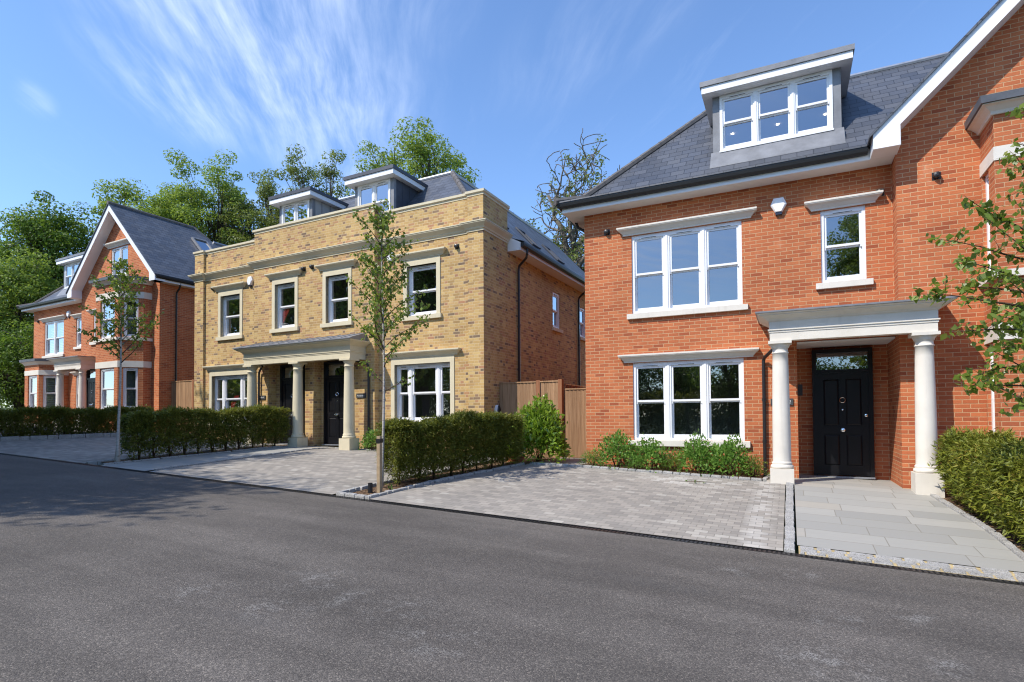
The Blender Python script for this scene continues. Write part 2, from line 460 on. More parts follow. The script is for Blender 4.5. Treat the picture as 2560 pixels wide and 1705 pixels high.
    M['oakleaf'] = leaf_mat('dark_tree_leaf', [(0, (.065, .115, .018)), (.5, (.105, .17, .026)), (1, (.16, .24, .04))], .42, (.28, .44, .04), .5, .3)
    M['limeleaf'] = leaf_mat('fresh_tree_leaf', [(0, (.105, .165, .028)), (.5, (.175, .25, .04)), (1, (.26, .33, .065))], .44, (.42, .56, .07), .5, .3)
    M['hollyleaf'] = leaf_mat('olive_tree_leaf', [(0, (.09, .12, .032)), (.5, (.15, .19, .05)), (1, (.23, .265, .075))], .42, (.36, .44, .08), .5, .3)
materials()
# ------------------------------------------------------------------ building kit
class Pl:
    """a wall plane in house coordinates: s along p0->p1, n outwards (right of p0->p1), z up"""
    def __init__(s, p0, p1):
        s.o = Vector((p0[0], p0[1])); d = Vector((p1[0] - p0[0], p1[1] - p0[1])); s.L = d.length
        s.d = d / s.L; s.n = Vector((s.d.y, -s.d.x))
    def xy(s, a, n):
        return (s.o.x + s.d.x * a + s.n.x * n, s.o.y + s.d.y * a + s.n.y * n)
    def P(s, a, n, z):
        x, y = s.xy(a, n); return (x, y, z)

def pbox(mb, pl, s0, s1, n0, n1, z0, z1, m=0):
    """box in plane coordinates, n0 (inner) to n1 (outer)"""
    a = [pl.P(s0, n1, z0), pl.P(s1, n1, z0), pl.P(s1, n0, z0), pl.P(s0, n0, z0)]
    b = [(x, y, z1) for x, y, _ in a]
    mb.hexa(a + b, m)

def wall(mb, pl, s0, s1, z0, top, holes=(), depth=.16, m=0):
    """wall skin with openings; top is a height or a list of (s, z)"""
    tp = [(s0, top), (s1, top)] if not isinstance(top, (list, tuple)) else top
    def tz(s):
        for (a, za), (b, zb) in zip(tp, tp[1:]):
            if a - 1e-9 <= s <= b + 1e-9: return za + (zb - za) * ((s - a) / (b - a) if b > a else 0)
        return tp[-1][1]
    cuts = sorted({round(c, 5) for c in [s0, s1] + [p[0] for p in tp] + [h[i] for h in holes for i in (0, 1)] if s0 - 1e-6 <= c <= s1 + 1e-6})
    for a, b in zip(cuts, cuts[1:]):
        mid = (a + b) / 2
        hs = sorted([h for h in holes if h[0] - 1e-6 <= mid <= h[1] + 1e-6], key=lambda h: h[2])
        z = z0
        for h in hs:
            if h[2] > z + 1e-6:
                mb.face([pl.P(a, 0, z), pl.P(b, 0, z), pl.P(b, 0, h[2]), pl.P(a, 0, h[2])], m)
            z = h[3]
        mb.face([pl.P(a, 0, z), pl.P(b, 0, z), pl.P(b, 0, tz(b)), pl.P(a, 0, tz(a))], m)
    for h in holes:
        a, b, c, d = h[:4]; dp = h[4] if len(h) > 4 else depth
        mb.face([pl.P(a, 0, c), pl.P(a, 0, d), pl.P(a, -dp, d), pl.P(a, -dp, c)], m)
        mb.face([pl.P(b, 0, d), pl.P(b, 0, c), pl.P(b, -dp, c), pl.P(b, -dp, d)], m)
        mb.face([pl.P(a, 0, d), pl.P(b, 0, d), pl.P(b, -dp, d), pl.P(a, -dp, d)], m)
        mb.face([pl.P(a, -dp, c), pl.P(b, -dp, c), pl.P(b, 0, c), pl.P(a, 0, c)], m)

def hood(mb, pl, s0, s1, z, h=.17, out=.15, n=0., m=0):
    """moulded cornice with mitred returns along s0..s1, underside at z"""
    prof = [(0, z), (.035, z), (.035, z + h * .14), (.06, z + h * .30), (out * .62, z + h * .52), (out * .93, z + h * .70), (out * .93, z + h * .78), (out, z + h * .80), (out, z + h), (0, z + h)]
    mb.sweep([pl.xy(s0, n - .03), pl.xy(s0, n), pl.xy(s1, n), pl.xy(s1, n - .03)], prof, m)

random.seed(5)
def sash(parent, pl, s0, s1, z0, z1, lights=(1,), rec=.03, sill=None, hood_span=None, surround=None, room=None, mull=.13, shutters=False, name='window', vents=True, stonemat='stone', sillmat=None, pad=(.55, .6)):
    fr = MB(); gl = MB()
    jamb, head, bot = .06, .085, .05
    nf = -rec; nb = nf - .13
    pbox(fr, pl, s0, s0 + jamb, nb, nf, z0, z1); pbox(fr, pl, s1 - jamb, s1, nb, nf, z0, z1)
    pbox(fr, pl, s0 + jamb, s1 - jamb, nb, nf, z1 - head, z1); pbox(fr, pl, s0 + jamb, s1 - jamb, nb, nf + .012, z0, z0 + bot)
    tot = sum(lights); avail = s1 - s0 - 2 * jamb - mull * (len(lights) - 1)
    a = s0 + jamb
    zb, zt = z0 + bot, z1 - head
    zm = zb + (zt - zb) * .5
    spans = []
    for i, w in enumerate(lights):
        b = a + avail * w / tot
        spans.append((a, b))
        if i < len(lights) - 1:
            pbox(fr, pl, b, b + mull, nb, nf - .004, zb, zt)
            pbox(fr, pl, b + mull * .3, b + mull * .7, nf - .004, nf + .010, zb, zt)
        st = .043
        u = nf - .024; l = nf - .066
        # upper sash
        pbox(fr, pl, a, a + st, u - .04, u, zm, zt); pbox(fr, pl, b - st, b, u - .04, u, zm, zt)
        pbox(fr, pl, a + st, b - st, u - .04, u, zt - st, zt); pbox(fr, pl, a + st, b - st, u - .04, u + .002, zm, zm + .045)
        gl.face([pl.P(a + st, u - .02, zm + .045), pl.P(b - st, u - .02, zm + .045), pl.P(b - st, u - .02, zt - st), pl.P(a + st, u - .02, zt - st)])
        # lower sash, set further in
        pbox(fr, pl, a, a + st, l - .04, l, zb, zm); pbox(fr, pl, b - st, b, l - .04, l, zb, zm)
        pbox(fr, pl, a + st, b - st, l - .04, l, zb, zb + .075); pbox(fr, pl, a + st, b - st, l - .04, l + .001, zm - .03, zm)
        gl.face([pl.P(a + st, l - .02, zb + .075), pl.P(b - st, l - .02, zb + .075), pl.P(b - st, l - .02, zm - .03), pl.P(a + st, l - .02, zm - .03)])
        # inner side of the jambs and horns under the meeting rail
        for q in (a + .004, b - .030):
            pbox(fr, pl, q, q + .026, u - .03, u - .002, zm - .045, zm)
        if vents:
            wv = min(.42, (b - a) * .5); c = (a + b) / 2
            pbox(fr, pl, c - wv / 2, c + wv / 2, nf, nf + .012, zt + .018, zt + .036)
            pbox(fr, pl, c - wv / 2 - .004, c + wv / 2 + .004, nf, nf + .004, zt + .008, zt + .016, 1)
        a = b + mull
    o = fr.build(name, [M['white'], M['plastic']], parent)
    gl.build('pane', M['glass'], o)
    if shutters:
        for a, b in spans:
            sh = MB()
            pbox(sh, pl, a + .02, a + .05, nb - .07, nb - .04, zb, zt); pbox(sh, pl, b - .05, b - .02, nb - .07, nb - .04, zb, zt)
            k = int((zt - zb) / .085)
            for i in range(k):
                z = zb + (i + .5) * (zt - zb) / k
                A = [pl.P(a + .05, nb - .03, z - .028), pl.P(b - .05, nb - .03, z - .028), pl.P(b - .05, nb - .08, z + .022), pl.P(a + .05, nb - .08, z + .022)]
                B = [(x, y, zz + .012) for x, y, zz in A]
                sh.hexa(A + B)
            sh.build('shutter', M['shutter'], o)
    if sill:
        sb = MB(); e, hgt = sill
        z = z0 - hgt
        A = [pl.P(s0 - e, .075, z), pl.P(s1 + e, .075, z), pl.P(s1 + e, -.03, z), pl.P(s0 - e, -.03, z)]
        B = [pl.P(s0 - e, .075, z + hgt - .012), pl.P(s1 + e, .075, z + hgt - .012), pl.P(s1 + e, -.03, z + hgt), pl.P(s0 - e, -.03, z + hgt)]
        sb.hexa(A + B)
        sb.build('sill', M[sillmat or stonemat], o)
    if surround:
        w, ztop = surround
        su = MB()
        pbox(su, pl, s0 - w, s0, -.14, .025, z0, ztop); pbox(su, pl, s1, s1 + w, -.14, .025, z0, ztop)
        pbox(su, pl, s0, s1, -.14, .025, z1, ztop)
        pbox(su, pl, s0 - w + .004, s1 + w - .004, -.02, .018, ztop, ztop + .075)
        su.build('surround', M[stonemat], o)
    if hood_span:
        hb = MB(); a, b, z, h, out = hood_span
        hood(hb, pl, a, b, z, h, out)
        hb.build('cornice', M[stonemat], o)
    if room is not None:
        j = random.uniform(0, .25)
        if min(pad) < .2: j *= .2
        ra, rb, za, zt2, dp = s0 - pad[0] - j * .8, s1 + pad[1] + j * .8, z0 - .75 - j * .1, z1 + (.0 if min(pad) < .2 else .22) + j * .1, -3.0 - j
        n0 = nb - .012
        q = lambda s, n, z: pl.P(s, n, z)
        room.face([q(ra, dp, za), q(rb, dp, za), q(rb, dp, zt2), q(ra, dp, zt2)])
        room.face([q(ra, n0, za), q(ra, dp, za), q(ra, dp, zt2), q(ra, n0, zt2)])
        room.face([q(rb, dp, za), q(rb, n0, za), q(rb, n0, zt2), q(rb, dp, zt2)])
        room.face([q(ra, n0, za), q(rb, n0, za), q(rb, dp, za), q(ra, dp, za)])
        room.face([q(ra, dp, zt2), q(rb, dp, zt2), q(rb, n0, zt2), q(ra, n0, zt2)])
    return o

def door(parent, pl, s0, s1, z0, z1, n, fan=.42):
    mb = MB()
    j = .075
    pbox(mb, pl, s0, s0 + j, n - .12, n + .03, z0, z1); pbox(mb, pl, s1 - j, s1, n - .12, n + .03, z0, z1)
    pbox(mb, pl, s0 + j, s1 - j, n - .12, n + .03, z1 - j, z1)
    zt = z1 - j - fan
    pbox(mb, pl, s0 + j, s1 - j, n - .12, n + .02, zt, zt + .07)
    pbox(mb, pl, s0 + j, s1 - j, n - .09, n - .018, z0 + .03, zt)          # leaf
    a, b = s0 + j, s1 - j; c = (a + b) / 2
    zs = z0 + .03; zl = zs + (zt - zs) * .44
    st = .12
    for u, v in ((a, a + st), (c - .055, c + .055), (b - st, b)):
        pbox(mb, pl, u, v, n - .018, n, zs, zt)
    for lo, hi in ((zs, zs + .20), (zl - .09, zl + .09), (zt - .13, zt)):
        for u, v in ((a + st, c - .055), (c + .055, b - st)):
            pbox(mb, pl, u, v, n - .018, n - .0015, lo, hi)
    for u, v in ((a + st, c - .055), (c + .055, b - st)):                  # raised and fielded panels
        for lo, hi in ((zs + .20, zl - .09), (zl + .09, zt - .13)):
            g = .035
            A = [pl.P(u + .008, n - .017, lo + .008), pl.P(v - .008, n - .017, lo + .008), pl.P(v - .008, n - .017, hi - .008), pl.P(u + .008, n - .017, hi - .008)]
            B = [pl.P(u + g, n - .004, lo + g), pl.P(v - g, n - .004, lo + g), pl.P(v - g, n - .004, hi - g), pl.P(u + g, n - .004, hi - g)]
            mb.face(B)
            for i in range(4):
                k = (i + 1) % 4
                mb.face([A[i], A[k], B[k], B[i]])
    o = mb.build('door', M['black'], parent)
    f = MB(); f.face([pl.P(a, n - .04, zt + .07), pl.P(b, n - .04, zt + .07), pl.P(b, n - .04, z1 - j), pl.P(a, n - .04, z1 - j)])
    f.face([pl.P(a, n - .11, zt + .07), pl.P(b, n - .11, zt + .07), pl.P(b, n - .11, z1 - j), pl.P(a, n - .11, z1 - j)], 1)
    f.build('fanlight', [M['glass'], M['black']], o)
    def lat(prof, s, z, name):
        """small turned piece whose axis points out of the door"""
        kb = MB(); rings = []
        for r, d in prof:
            rings.append([pl.P(s + r * math.cos(t), n + d, z + r * math.sin(t)) for t in (2 * math.pi * k / 16 for k in range(16))])
        for i in range(len(rings) - 1):
            for k in range(16):
                kb.face([rings[i][k], rings[i][(k + 1) % 16], rings[i + 1][(k + 1) % 16], rings[i + 1][k]])
        kb.face(rings[-1])
        kb.build(name, M['chrome'], o)
    lat([(.045, 0), (.045, .008), (.018, .012), (.018, .035), (.040, .050), (.046, .066), (.036, .085), (.01, .092)], c, zl, 'knob')
    kn = MB()
    zk = zl + .62
    kn.tube([pl.P(c + .052 * math.cos(t), n + .018, zk + .052 * math.sin(t)) for t in (2 * math.pi * k / 16 for k in range(17))], .008, 6, 0, False)
    kn.build('knocker', M['chrome'], o)
    lat([(.014, 0), (.014, .008), (.006, .010)], c, zk - .20, 'spy_hole')
    lat([(.03, 0), (.03, .012), (.01, .016)], b - .05, zl + .30, 'lock')
    th = MB(); pbox(th, pl, s0, s1, n - .1, n + .09, z0 - .02, z0 + .012); th.build('threshold', M['zinc'], o)
    return o

def column(parent, x, y, z0, z1, mat, pw=.20, r0=.158, r1=.132):
    mb = MB()
    mb.box(x - pw, x + pw, y - pw, y + pw, z0 - .25, z0 + .30)
    H = z1 - z0
    zb = z0 + .30
    pr = [(.0, zb + .001), (r0 + .030, zb + .001), (r0 + .040, zb + .030), (r0 + .034, zb + .062), (r0 + .014, zb + .072), (r0 + .012, zb + .085), (r0 + .020, zb + .10), (r0 + .014, zb + .118), (r0 + .004, zb + .125), (r0, zb + .145)]
    za, zc = zb + .145, z1 - .235
    for i in range(1, 13):
        t = i / 12
        pr.append((r0 - (r0 - r1) * t ** 1.7, za + (zc - za) * t))
    pr += [(r1 + .012, zc + .006), (r1 + .014, zc + .024), (r1 + .001, zc + .03), (r1 + .001, zc + .10), (r1 + .018, zc + .108), (r1 + .020, zc + .122), (r1 + .034, zc + .15), (r1 + .050, zc + .172), (r1 + .052, zc + .18), (0, zc + .18)]
    mb.lathe((x, y), pr, 28)
    a = r1 + .066
    mb.box(x - a, x + a, y - a, y + a, z1 - .055, z1)
    o = mb.build('column', mat, parent, smooth=True)
    for p in o.data.polygons:
        if abs(p.normal.z) > .999 or len(p.vertices) != 4 or max(abs(p.normal.x), abs(p.normal.y)) > .9999: p.use_smooth = False
    return o

def entablature(mb, x0, x1, y0, y1, z, mat=0, top=.50):
    """beam on three sides, x0..x1 wide, from wall line y1 out to y0"""
    path = [(x0, y1), (x0, y0), (x1, y0), (x1, y1)]
    h = top
    prof = [(-.20, z), (0, z), (0, z + .15), (.012, z + .155), (.012, z + .19), (.03, z + .195), (.03, z + .215), (.006, z + .22), (.006, z + .36),
            (.03, z + .375), (.05, z + .40), (.11, z + .435), (.15, z + .455), (.165, z + .46), (.165, z + .475), (.20, z + .485), (.215, z + h), (-.20, z + h)]
    mb.sweep(path, prof, mat)

def downpipe(parent, pts, r=.034, brackets=()):
    mb = MB(); mb.tube(pts, r, 8)
    for p in brackets:
        mb.tube([(p[0], p[1], p[2] - .03), (p[0], p[1], p[2] + .03)], r + .010, 8)
    return mb.build('downpipe', M['plastic'], parent, smooth=False)

def vent_cap(parent, pl, s, z):
    mb = MB()
    pbox(mb, pl, s - .065, s + .065, -.01, .012, z - .065, z + .065)
    rings = []
    for r, d in ((.058, .012), (.06, .06), (.05, .085), (.02, .095)):
        rings.append([pl.P(s + r * math.cos(t), d, z + r * math.sin(t)) for t in (2 * math.pi * k / 12 for k in range(12))])
    for i in range(3):
        for k in range(12):
            mb.face([rings[i][k], rings[i][(k + 1) % 12], rings[i + 1][(k + 1) % 12], rings[i + 1][k]])
    mb.face(rings[-1])
    return mb.build('vent_cap', M['plastic'], parent)

def alarm_box(parent, pl, s, z, w=.30, h=.36):
    mb = MB()
    k = [(-.30, .5), (.30, .5), (.5, .12), (.22, -.30), (-.22, -.30), (-.5, .12)]
    A = [pl.P(s + a * w, 0, z + b * h) for a, b in k]
    B = [pl.P(s + a * w, .055, z + b * h) for a, b in k]
    C2 = [pl.P(s + a * w * .72, .085, z + (b - .05) * h * .8) for a, b in k]
    n = 6
    for i in range(n):
        j = (i + 1) % n
        mb.face([A[i], A[j], B[j], B[i]]); mb.face([B[i], B[j], C2[j], C2[i]])
    mb.face(C2)
    o = mb.build('alarm_box', M['alarm'], parent)
    lb = MB()
    pbox(lb, pl, s - .20 * w, s + .20 * w, 0, .06, z - .44 * h, z - .302 * h)
    lb.build('strobe', M['navy'], o)
    return o

def text(body, parent, pl, s, z, n, size, mat, rot=0., name='lettering', align='CENTER', bold=0.):
    cu = bpy.data.curves.new(name, 'FONT'); cu.body = body; cu.size = size; cu.align_x = align; cu.align_y = 'CENTER'; cu.extrude = .0012
    cu.materials.append(mat)
    cu.offset = bold
    tmp = bpy.data.objects.new('text', cu)
    me = bpy.data.meshes.new_from_object(tmp); me.name = name
    bpy.data.objects.remove(tmp); bpy.data.curves.remove(cu)
    o = bpy.data.objects.new(name, me); link(o, parent)
    X = Vector((pl.d.x, pl.d.y, 0)); Z = Vector((pl.n.x, pl.n.y, 0)); Y = Vector((0, 0, 1))
    m3 = Matrix((X, Y, Z)).transposed() @ Matrix.Rotation(rot, 3, 'Z')
    o.matrix_local = Matrix.Translation(Vector(pl.P(s, n, z))) @ m3.to_4x4()
    return o

def name_plate(parent, pl, s, z, w, h, body=None, size=.05):
    mb = MB(); pbox(mb, pl, s - w / 2, s + w / 2, -.01, .03, z - h / 2, z + h / 2)
    o = mb.build('name_plate', M['plate'], parent)
    if body: text(body, o, pl, s, z, .0315, size, M['letter'])
    return o

def roof_poly(mb, pts, th=.0, m=0):
    mb.face(pts, m)

def slab(mb, pts, th, m=0, m2=None):
    """sloped slab: top polygon and its copy th lower"""
    mb.face(pts, m)
    lo = [(x, y, z - th) for x, y, z in pts]
    mb.face(list(reversed(lo)), m if m2 is None else m2)
    n = len(pts)
    for i in range(n):
        j = (i + 1) % n
        mb.face([pts[i], lo[i], lo[j], pts[j]], m if m2 is None else m2)

def dormer(parent, x0, x1, y, zf0, zf1, lights, roofz, over=.20, front=.27, post=.15, seams=False, room=None, cheek='lead', yroof=None):
    """x0..x1 window frame, front plane y, roofz(y) the main roof height"""
    a, b = x0 - post, x1 + post
    ft = zf1 + .005
    zr = lambda yy: roofz(yy)
    yb = y
    while roofz(yb) < ft and yb < y + 4: yb += .02
    mb = MB()
    for u, v in ((a, x0), (x1, b)):
        mb.hexa([(u, y, zr(y) - .15), (v, y, zr(y) - .15), (v, y + .12, zr(y) - .15), (u, y + .12, zr(y) - .15), (u, y, ft), (v, y, ft), (v, y + .12, ft), (u, y + .12, ft)])
    # apron under the window, dressed down on to the slates
    ya = y - .32
    mb.face([(a - .04, y - .012, zf0 + .004), (a - .04, ya, zr(ya) + .018), (b + .04, ya, zr(ya) + .018), (b + .04, y - .012, zf0 + .004)])
    mb.face([(a - .04, ya, zr(ya) + .018), (a - .04, ya - .004, zr(ya) - .01), (b + .04, ya - .004, zr(ya) - .01), (b + .04, ya, zr(ya) + .018)])
    mb.box(a + .002, b - .002, y - .008, y + .1, zf0 - .22, zf0 - .001)
    for u, sgn in ((a, -1), (b, 1)):
        tri = [(u, y + .12, zr(y + .12) - .15), (u, y + .12, ft), (u, yb, ft), (u, yb, zr(yb) - .15)]
        mb.face(tri if sgn > 0 else list(reversed(tri)), 1)
        if seams:
            for t in (.42, .80, 1.2):
                if y + t < yb: mb.box(u - .012 if sgn < 0 else u, u if sgn < 0 else u + .012, y + t - .012, y + t + .012, zr(y + t) - .1, ft, 1)
    o = mb.build('dormer', [M['lead'], M[cheek]], parent)
    r0 = y - front
    rb = yb + .28
    rf = MB()
    rf.box(a - over, b + over, r0, rb, ft + .004, ft + .15)
    rf.build('fascia', M['white'], o)
    tp = MB()
    tp.box(a - over - .03, b + over + .03, r0 - .03, rb + .12, ft + .153, ft + .235)
    tp.box(a - over - .03, b + over + .03, r0 - .03, r0 + .02, ft + .236, ft + .262)
    for u in (a - over - .03, b + over - .02):
        tp.box(u, u + .05, r0 + .021, rb + .12, ft + .236, ft + .258)
    tp.build('dormer_roof', M['lead'] if not seams else M['dark_lead'], o)
    pl = Pl((x0, y), (x1, y))
    sash(o, pl, 0, x1 - x0, zf0, zf1, lights, rec=-.02, room=room, mull=.10, pad=(.1, .1))
    sb = MB(); sb.box(x0 - .01, x1 + .01, y - .06, y + .01, zf0 - .035, zf0); sb.build('sill', M['white'], o)
    return o

def hip_front(mb, xl, xr, zf, fy, cuts, y0, y1):
    """front slope with openings under the dormers"""
    def strip(ya, yb, a0, a1, b0, b1):
        mb.face([(a0, ya, zf(ya)), (a1, ya, zf(ya)), (b1, yb, zf(yb)), (b0, yb, zf(yb))])
    strip(0, y0, xl(0), xr(0), xl(y0), xr(y0))
    strip(y1, fy, xl(y1), xr(y1), xl(fy), xr(fy))
    la, lb = xl(y0), xl(y1)
    for a, b in cuts:
        strip(y0, y1, la, a, lb, a); la = lb = b
    strip(y0, y1, la, xr(y0), lb, xr(y1))

def tiles_along(mb, pts, r=.09, step=.32):
    """half-round hip tiles laid along a line"""
    for a, b in zip(pts, pts[1:]):
        A, B = Vector(a), Vector(b); L = (B - A).length; n = max(1, int(L / step))
        for i in range(n):
            p = A.lerp(B, i / n); q = A.lerp(B, (i + 1) / n)
            mb.tube([p, q], [r, r * .93], 7)

def skylight(parent, c, sdir, up, nrm, w, h, name='skylight', low=False):
    """roof window lying on a slope: centre c, along sdir, up-slope up, normal nrm"""
    c, sdir, up, nrm = map(Vector, (c, sdir, up, nrm))
    mb = MB(); gl = MB()
    P = lambda a, b, n: tuple(c + sdir * a + up * b + nrm * n)
    def bx(a0, a1, b0, b1, n0, n1, m=0):
        mb.hexa([P(a0, b0, n0), P(a1, b0, n0), P(a1, b1, n0), P(a0, b1, n0), P(a0, b0, n1), P(a1, b0, n1), P(a1, b1, n1), P(a0, b1, n1)], m)
    f = .075; q = .45 if low else 1.
    bx(-w / 2, -w / 2 + f, -h / 2, h / 2, 0, .11 * q); bx(w / 2 - f, w / 2, -h / 2, h / 2, 0, .11 * q)
    bx(-w / 2 + f, w / 2 - f, -h / 2, -h / 2 + f, 0, .10 * q); bx(-w / 2 + f, w / 2 - f, h / 2 - f, h / 2, 0, .115 * q)
    o = mb.build(name, M['dark_lead'] if low else M['lead'], parent)
    gl.face([P(-w / 2 + f, -h / 2 + f, .06 * q), P(w / 2 - f, -h / 2 + f, .06 * q), P(w / 2 - f, h / 2 - f, .06 * q), P(-w / 2 + f, h / 2 - f, .06 * q)])
    gl.face([P(-w / 2 + f, -h / 2 + f, .004), P(w / 2 - f, -h / 2 + f, .004), P(w / 2 - f, h / 2 - f, .004), P(-w / 2 + f, h / 2 - f, .004)], 1)
    gl.build('pane', [M['glass'], M['black']], o)
    return o
# ------------------------------------------------------------------ the red brick houses
def bay(parent, path, zb, ztop, bands, sills, holes, corn, room, wmat='red'):
    """projecting bay: path of plan points; holes {segment: [(s0,s1,z0,z1)]}"""
    mb = MB()
    for i in range(len(path) - 1):
        pl = Pl(path[i], path[i + 1])
        wall(mb, pl, 0, pl.L, zb, ztop, [h[:4] for h in holes.get(i, [])], .16)
    o = mb.build('bay', M[wmat], parent)
    for z0, z1 in bands:
        st = MB(); st.sweep(path, [(-.06, z0), (.014, z0), (.014, z1), (-.06, z1)]); st.build('stone_band', M['stone'], o)
    for z0, z1 in sills:
        sb = MB(); sb.sweep(path, [(-.04, z0), (.075, z0), (.075, z1 - .015), (-.04, z1)]); sb.build('sill_band', M['stone'], o)
    z, h = corn
    cb = MB()
    cb.sweep(path, [(-.05, z), (.03, z), (.05, z + h * .18), (.12, z + h * .42), (.17, z + h * .50), (.17, z + h * .55), (-.05, z + h * .55)])
    cb.build('cornice', M['stone'], o)
    lb = MB()
    lb.sweep(path, [(-.3, z + h * .55 + .003), (.20, z + h * .55 + .003), (.21, z + h), (-.3, z + h + .06)])
    lb.face([(x, y, z + h + .03) for x, y in path])
    lb.build('lead_roof', M['bay_lead'], o)
    for i, hs in holes.items():
        pl = Pl(path[i], path[i + 1])
        for k, hl in enumerate(hs):
            sash(o, pl, hl[0], hl[1], hl[2], hl[3], hl[4] if len(hl) > 4 else (1,), rec=.05, room=room if len(hl) > 5 and hl[5] else None, shutters=len(hl) > 6 and hl[6], pad=(.15, .15))
    return o

def red_house(kind, loc, rz, label):
    A = kind == 'A'
    root = thing('brick_house', label, 'house', loc, rz, 'red brick houses with white gables')
    XL = 0. if A else .255
    XG, XR, YG, YB = 6.09, 12.47, -.42, 10.
    zb = -.9
    w = MB(); room = MB()
    front = Pl((0, 0), (XG, 0)); gab = Pl((XG, YG), (XR, YG)); left = Pl((XL, YB), (XL, 0)); right = Pl((XR, YG), (XR, YB))
    fh = []; gh = []
    if A:
        W1 = (1.115, 3.44, 3.95, 5.72); W0 = (1.115, 3.44, 1.10, 2.83); SM = (4.89, 5.65, 4.23, 5.66)
        fh = [W1, W0, SM, (4.43, XG, zb, 3.10, 1.0)]
        bx0, bx1 = 7.31, 11.2
        gh = [(bx0 + .2 - XG, bx1 - .2 - XG, .7, 6.2)]
        TW = (8.6 - XG, 9.95 - XG, 7.15, 8.38); gh.append(TW)
    else:
        W1 = (1.45, 3.43, 3.95, 5.70); SM = (4.65, 5.40, 4.22, 5.62); S0 = (4.69, 5.36, 1.10, 2.80)
        fh = [W1, SM, S0, (1.5, 3.8, .7, 3.1)]
        TW = (8.67 - XG, 10.02 - XG, 7.06, 8.36); SL = (7.18 - XG, 8.05 - XG, 4.24, 5.54); DR = (6.5 - XG, 7.5 - XG, zb, 3.0, .12)
        gh = [TW, SL, DR, (9.7 - XG, 11.7 - XG, .7, 6.2)]
    zt = lambda x: 10.17 - abs(9.28 - x) * .99
    wall(w, front, XL, XG, zb, 6.42, fh)
    wall(w, gab, 0, XR - XG, zb, [(0, zt(XG) - .22), (9.28 - XG, zt(9.28) - .22), (XR - XG, zt(XR) - .22)], gh)
    wall(w, Pl((XG, 0), (XG, YG)), 0, .42, zb, 6.6)
    wall(w, left, 0, YB, zb, 6.45); wall(w, right, 0, YB - YG, zb, 6.5)
    wall(w, Pl((XR, YB), (XL, YB)), 0, XR - XL, zb, [(0, 6.5), (2.75, 9.45), (XR - XL - 2.75, 9.45), (XR - XL, 6.5)])
    if A:
        back = Pl((4.43, 1.0), (XG, 1.0))
        wall(w, back, 0, XG - 4.43, zb, 3.3)
    w.build('wall', M['red'], root)
    if A:
        so = MB(); so.box(4.435, 6.085, .004, .995, 3.06, 3.09); so.build('recess_ceiling', M['soffit'], root)
    # windows
    hood_ = lambda W, e=.155: (W[0] - e, W[1] + e, W[3] + .01, .175, .15)
    lights = (1, 1, 1) if A else (1, 1)
    sash(root, front, *W1, lights, sill=(.105, .125), hood_span=hood_(W1), room=room, shutters=not A)
    sash(root, front, *SM, (1,), sill=(.10, .125), hood_span=hood_(SM, .13), room=room)
    if A:
        sash(root, front, *W0, lights, sill=(.105, .13), hood_span=hood_(W0), room=room)
    else:
        sash(root, front, *S0, (1,), sill=(.10, .125), hood_span=hood_(S0, .13), room=room)
        sash(root, gab, *SL, (1,), sill=(.20, .14), hood_span=(SL[0] - .2, SL[1] + .2, SL[3] + .01, .175, .15), room=room)
    sash(root, gab, *TW, (1, 1), sill=(.1, .12), hood_span=(TW[0] - .22, TW[1] + .22, TW[3] + .02, .20, .17), room=room, mull=.11, pad=(.3, .3))
    # roof
    K = 1.06
    rf = MB()
    ey, kz, ez, fy, fz = -.53, 6.78, 6.60, 2.6, 9.53
    x0 = XL
    rf.face([(x0 + ey, ey, ez), (6.05, ey, ez), (6.05, 0, kz), (x0, 0, kz)])
    cut = (2.84, 5.33) if A else (2.05, 4.55)
    hip_front(rf, lambda y: x0 + y, lambda y: 9.3, lambda y: kz + K * y, fy, [cut], .62, 1.84)
    rf.face([(x0 + ey, YB + .5, ez), (x0 + ey, ey, ez), (x0, 0, kz), (x0, YB + .5, kz)])
    rf.face([(x0, YB + .5, kz), (x0, 0, kz), (x0 + fy, fy, fz), (x0 + fy, YB + .5, fz)])
    rf.face([(x0 + ey, ey, ez), (x0 + ey, ey, ez - .03), (6.05, ey, ez - .03), (6.05, ey, ez)])
    gz = lambda x: zt(x) + .05
    xl, xr = 5.64, XR + .45
    rf.hexa([(xl, YG - .47, gz(xl) - .05), (9.28, YG - .47, 10.17), (9.28, 3.0, 10.17), (xl, 3.0, gz(xl) - .05), (xl, YG - .47, gz(xl)), (9.28, YG - .47, 10.22), (9.28, 3.0, 10.22), (xl, 3.0, gz(xl))])
    xf = 9.28 + (10.22 - fz) / .99
    rf.hexa([(9.28, YG - .47, 10.17), (xr, YG - .47, gz(xr) - .05), (xr, 3.0, gz(xr) - .05), (9.28, 3.0, 10.17), (9.28, YG - .47, 10.22), (xr, YG - .47, gz(xr)), (xr, 3.0, gz(xr)), (9.28, 3.0, 10.22)])
    rf.face([(xr, 3.0, gz(xr)), (xr, YB + .5, gz(xr)), (xf, YB + .5, fz), (xf, 3.6, fz), (9.28, 3.0, 10.22)])
    rf.face([(9.28, 3.0, 10.22), (xf, 3.6, fz), (18.56 - xf, 3.6, fz), (8.0, 3.0, gz(8.0))])
    ro = rf.build('roof', M['slate'], root)
    ft = MB()
    ft.face([(x0 + fy, fy, fz + .004), (9.3, fy, fz + .004), (xf, 3.6, fz + .004), (xf, YB + .5, fz + .004), (x0 + fy, YB + .5, fz + .004)])
    ft.tube([(x0 + fy, fy, fz + .02), (9.1, fy, fz + .02)], .06, 8); ft.tube([(x0 + fy, fy, fz + .02), (x0 + fy, YB, fz + .02)], .06, 8); ft.tube([(xf, 3.6, fz + .02), (xf, YB, fz + .02)], .06, 8)
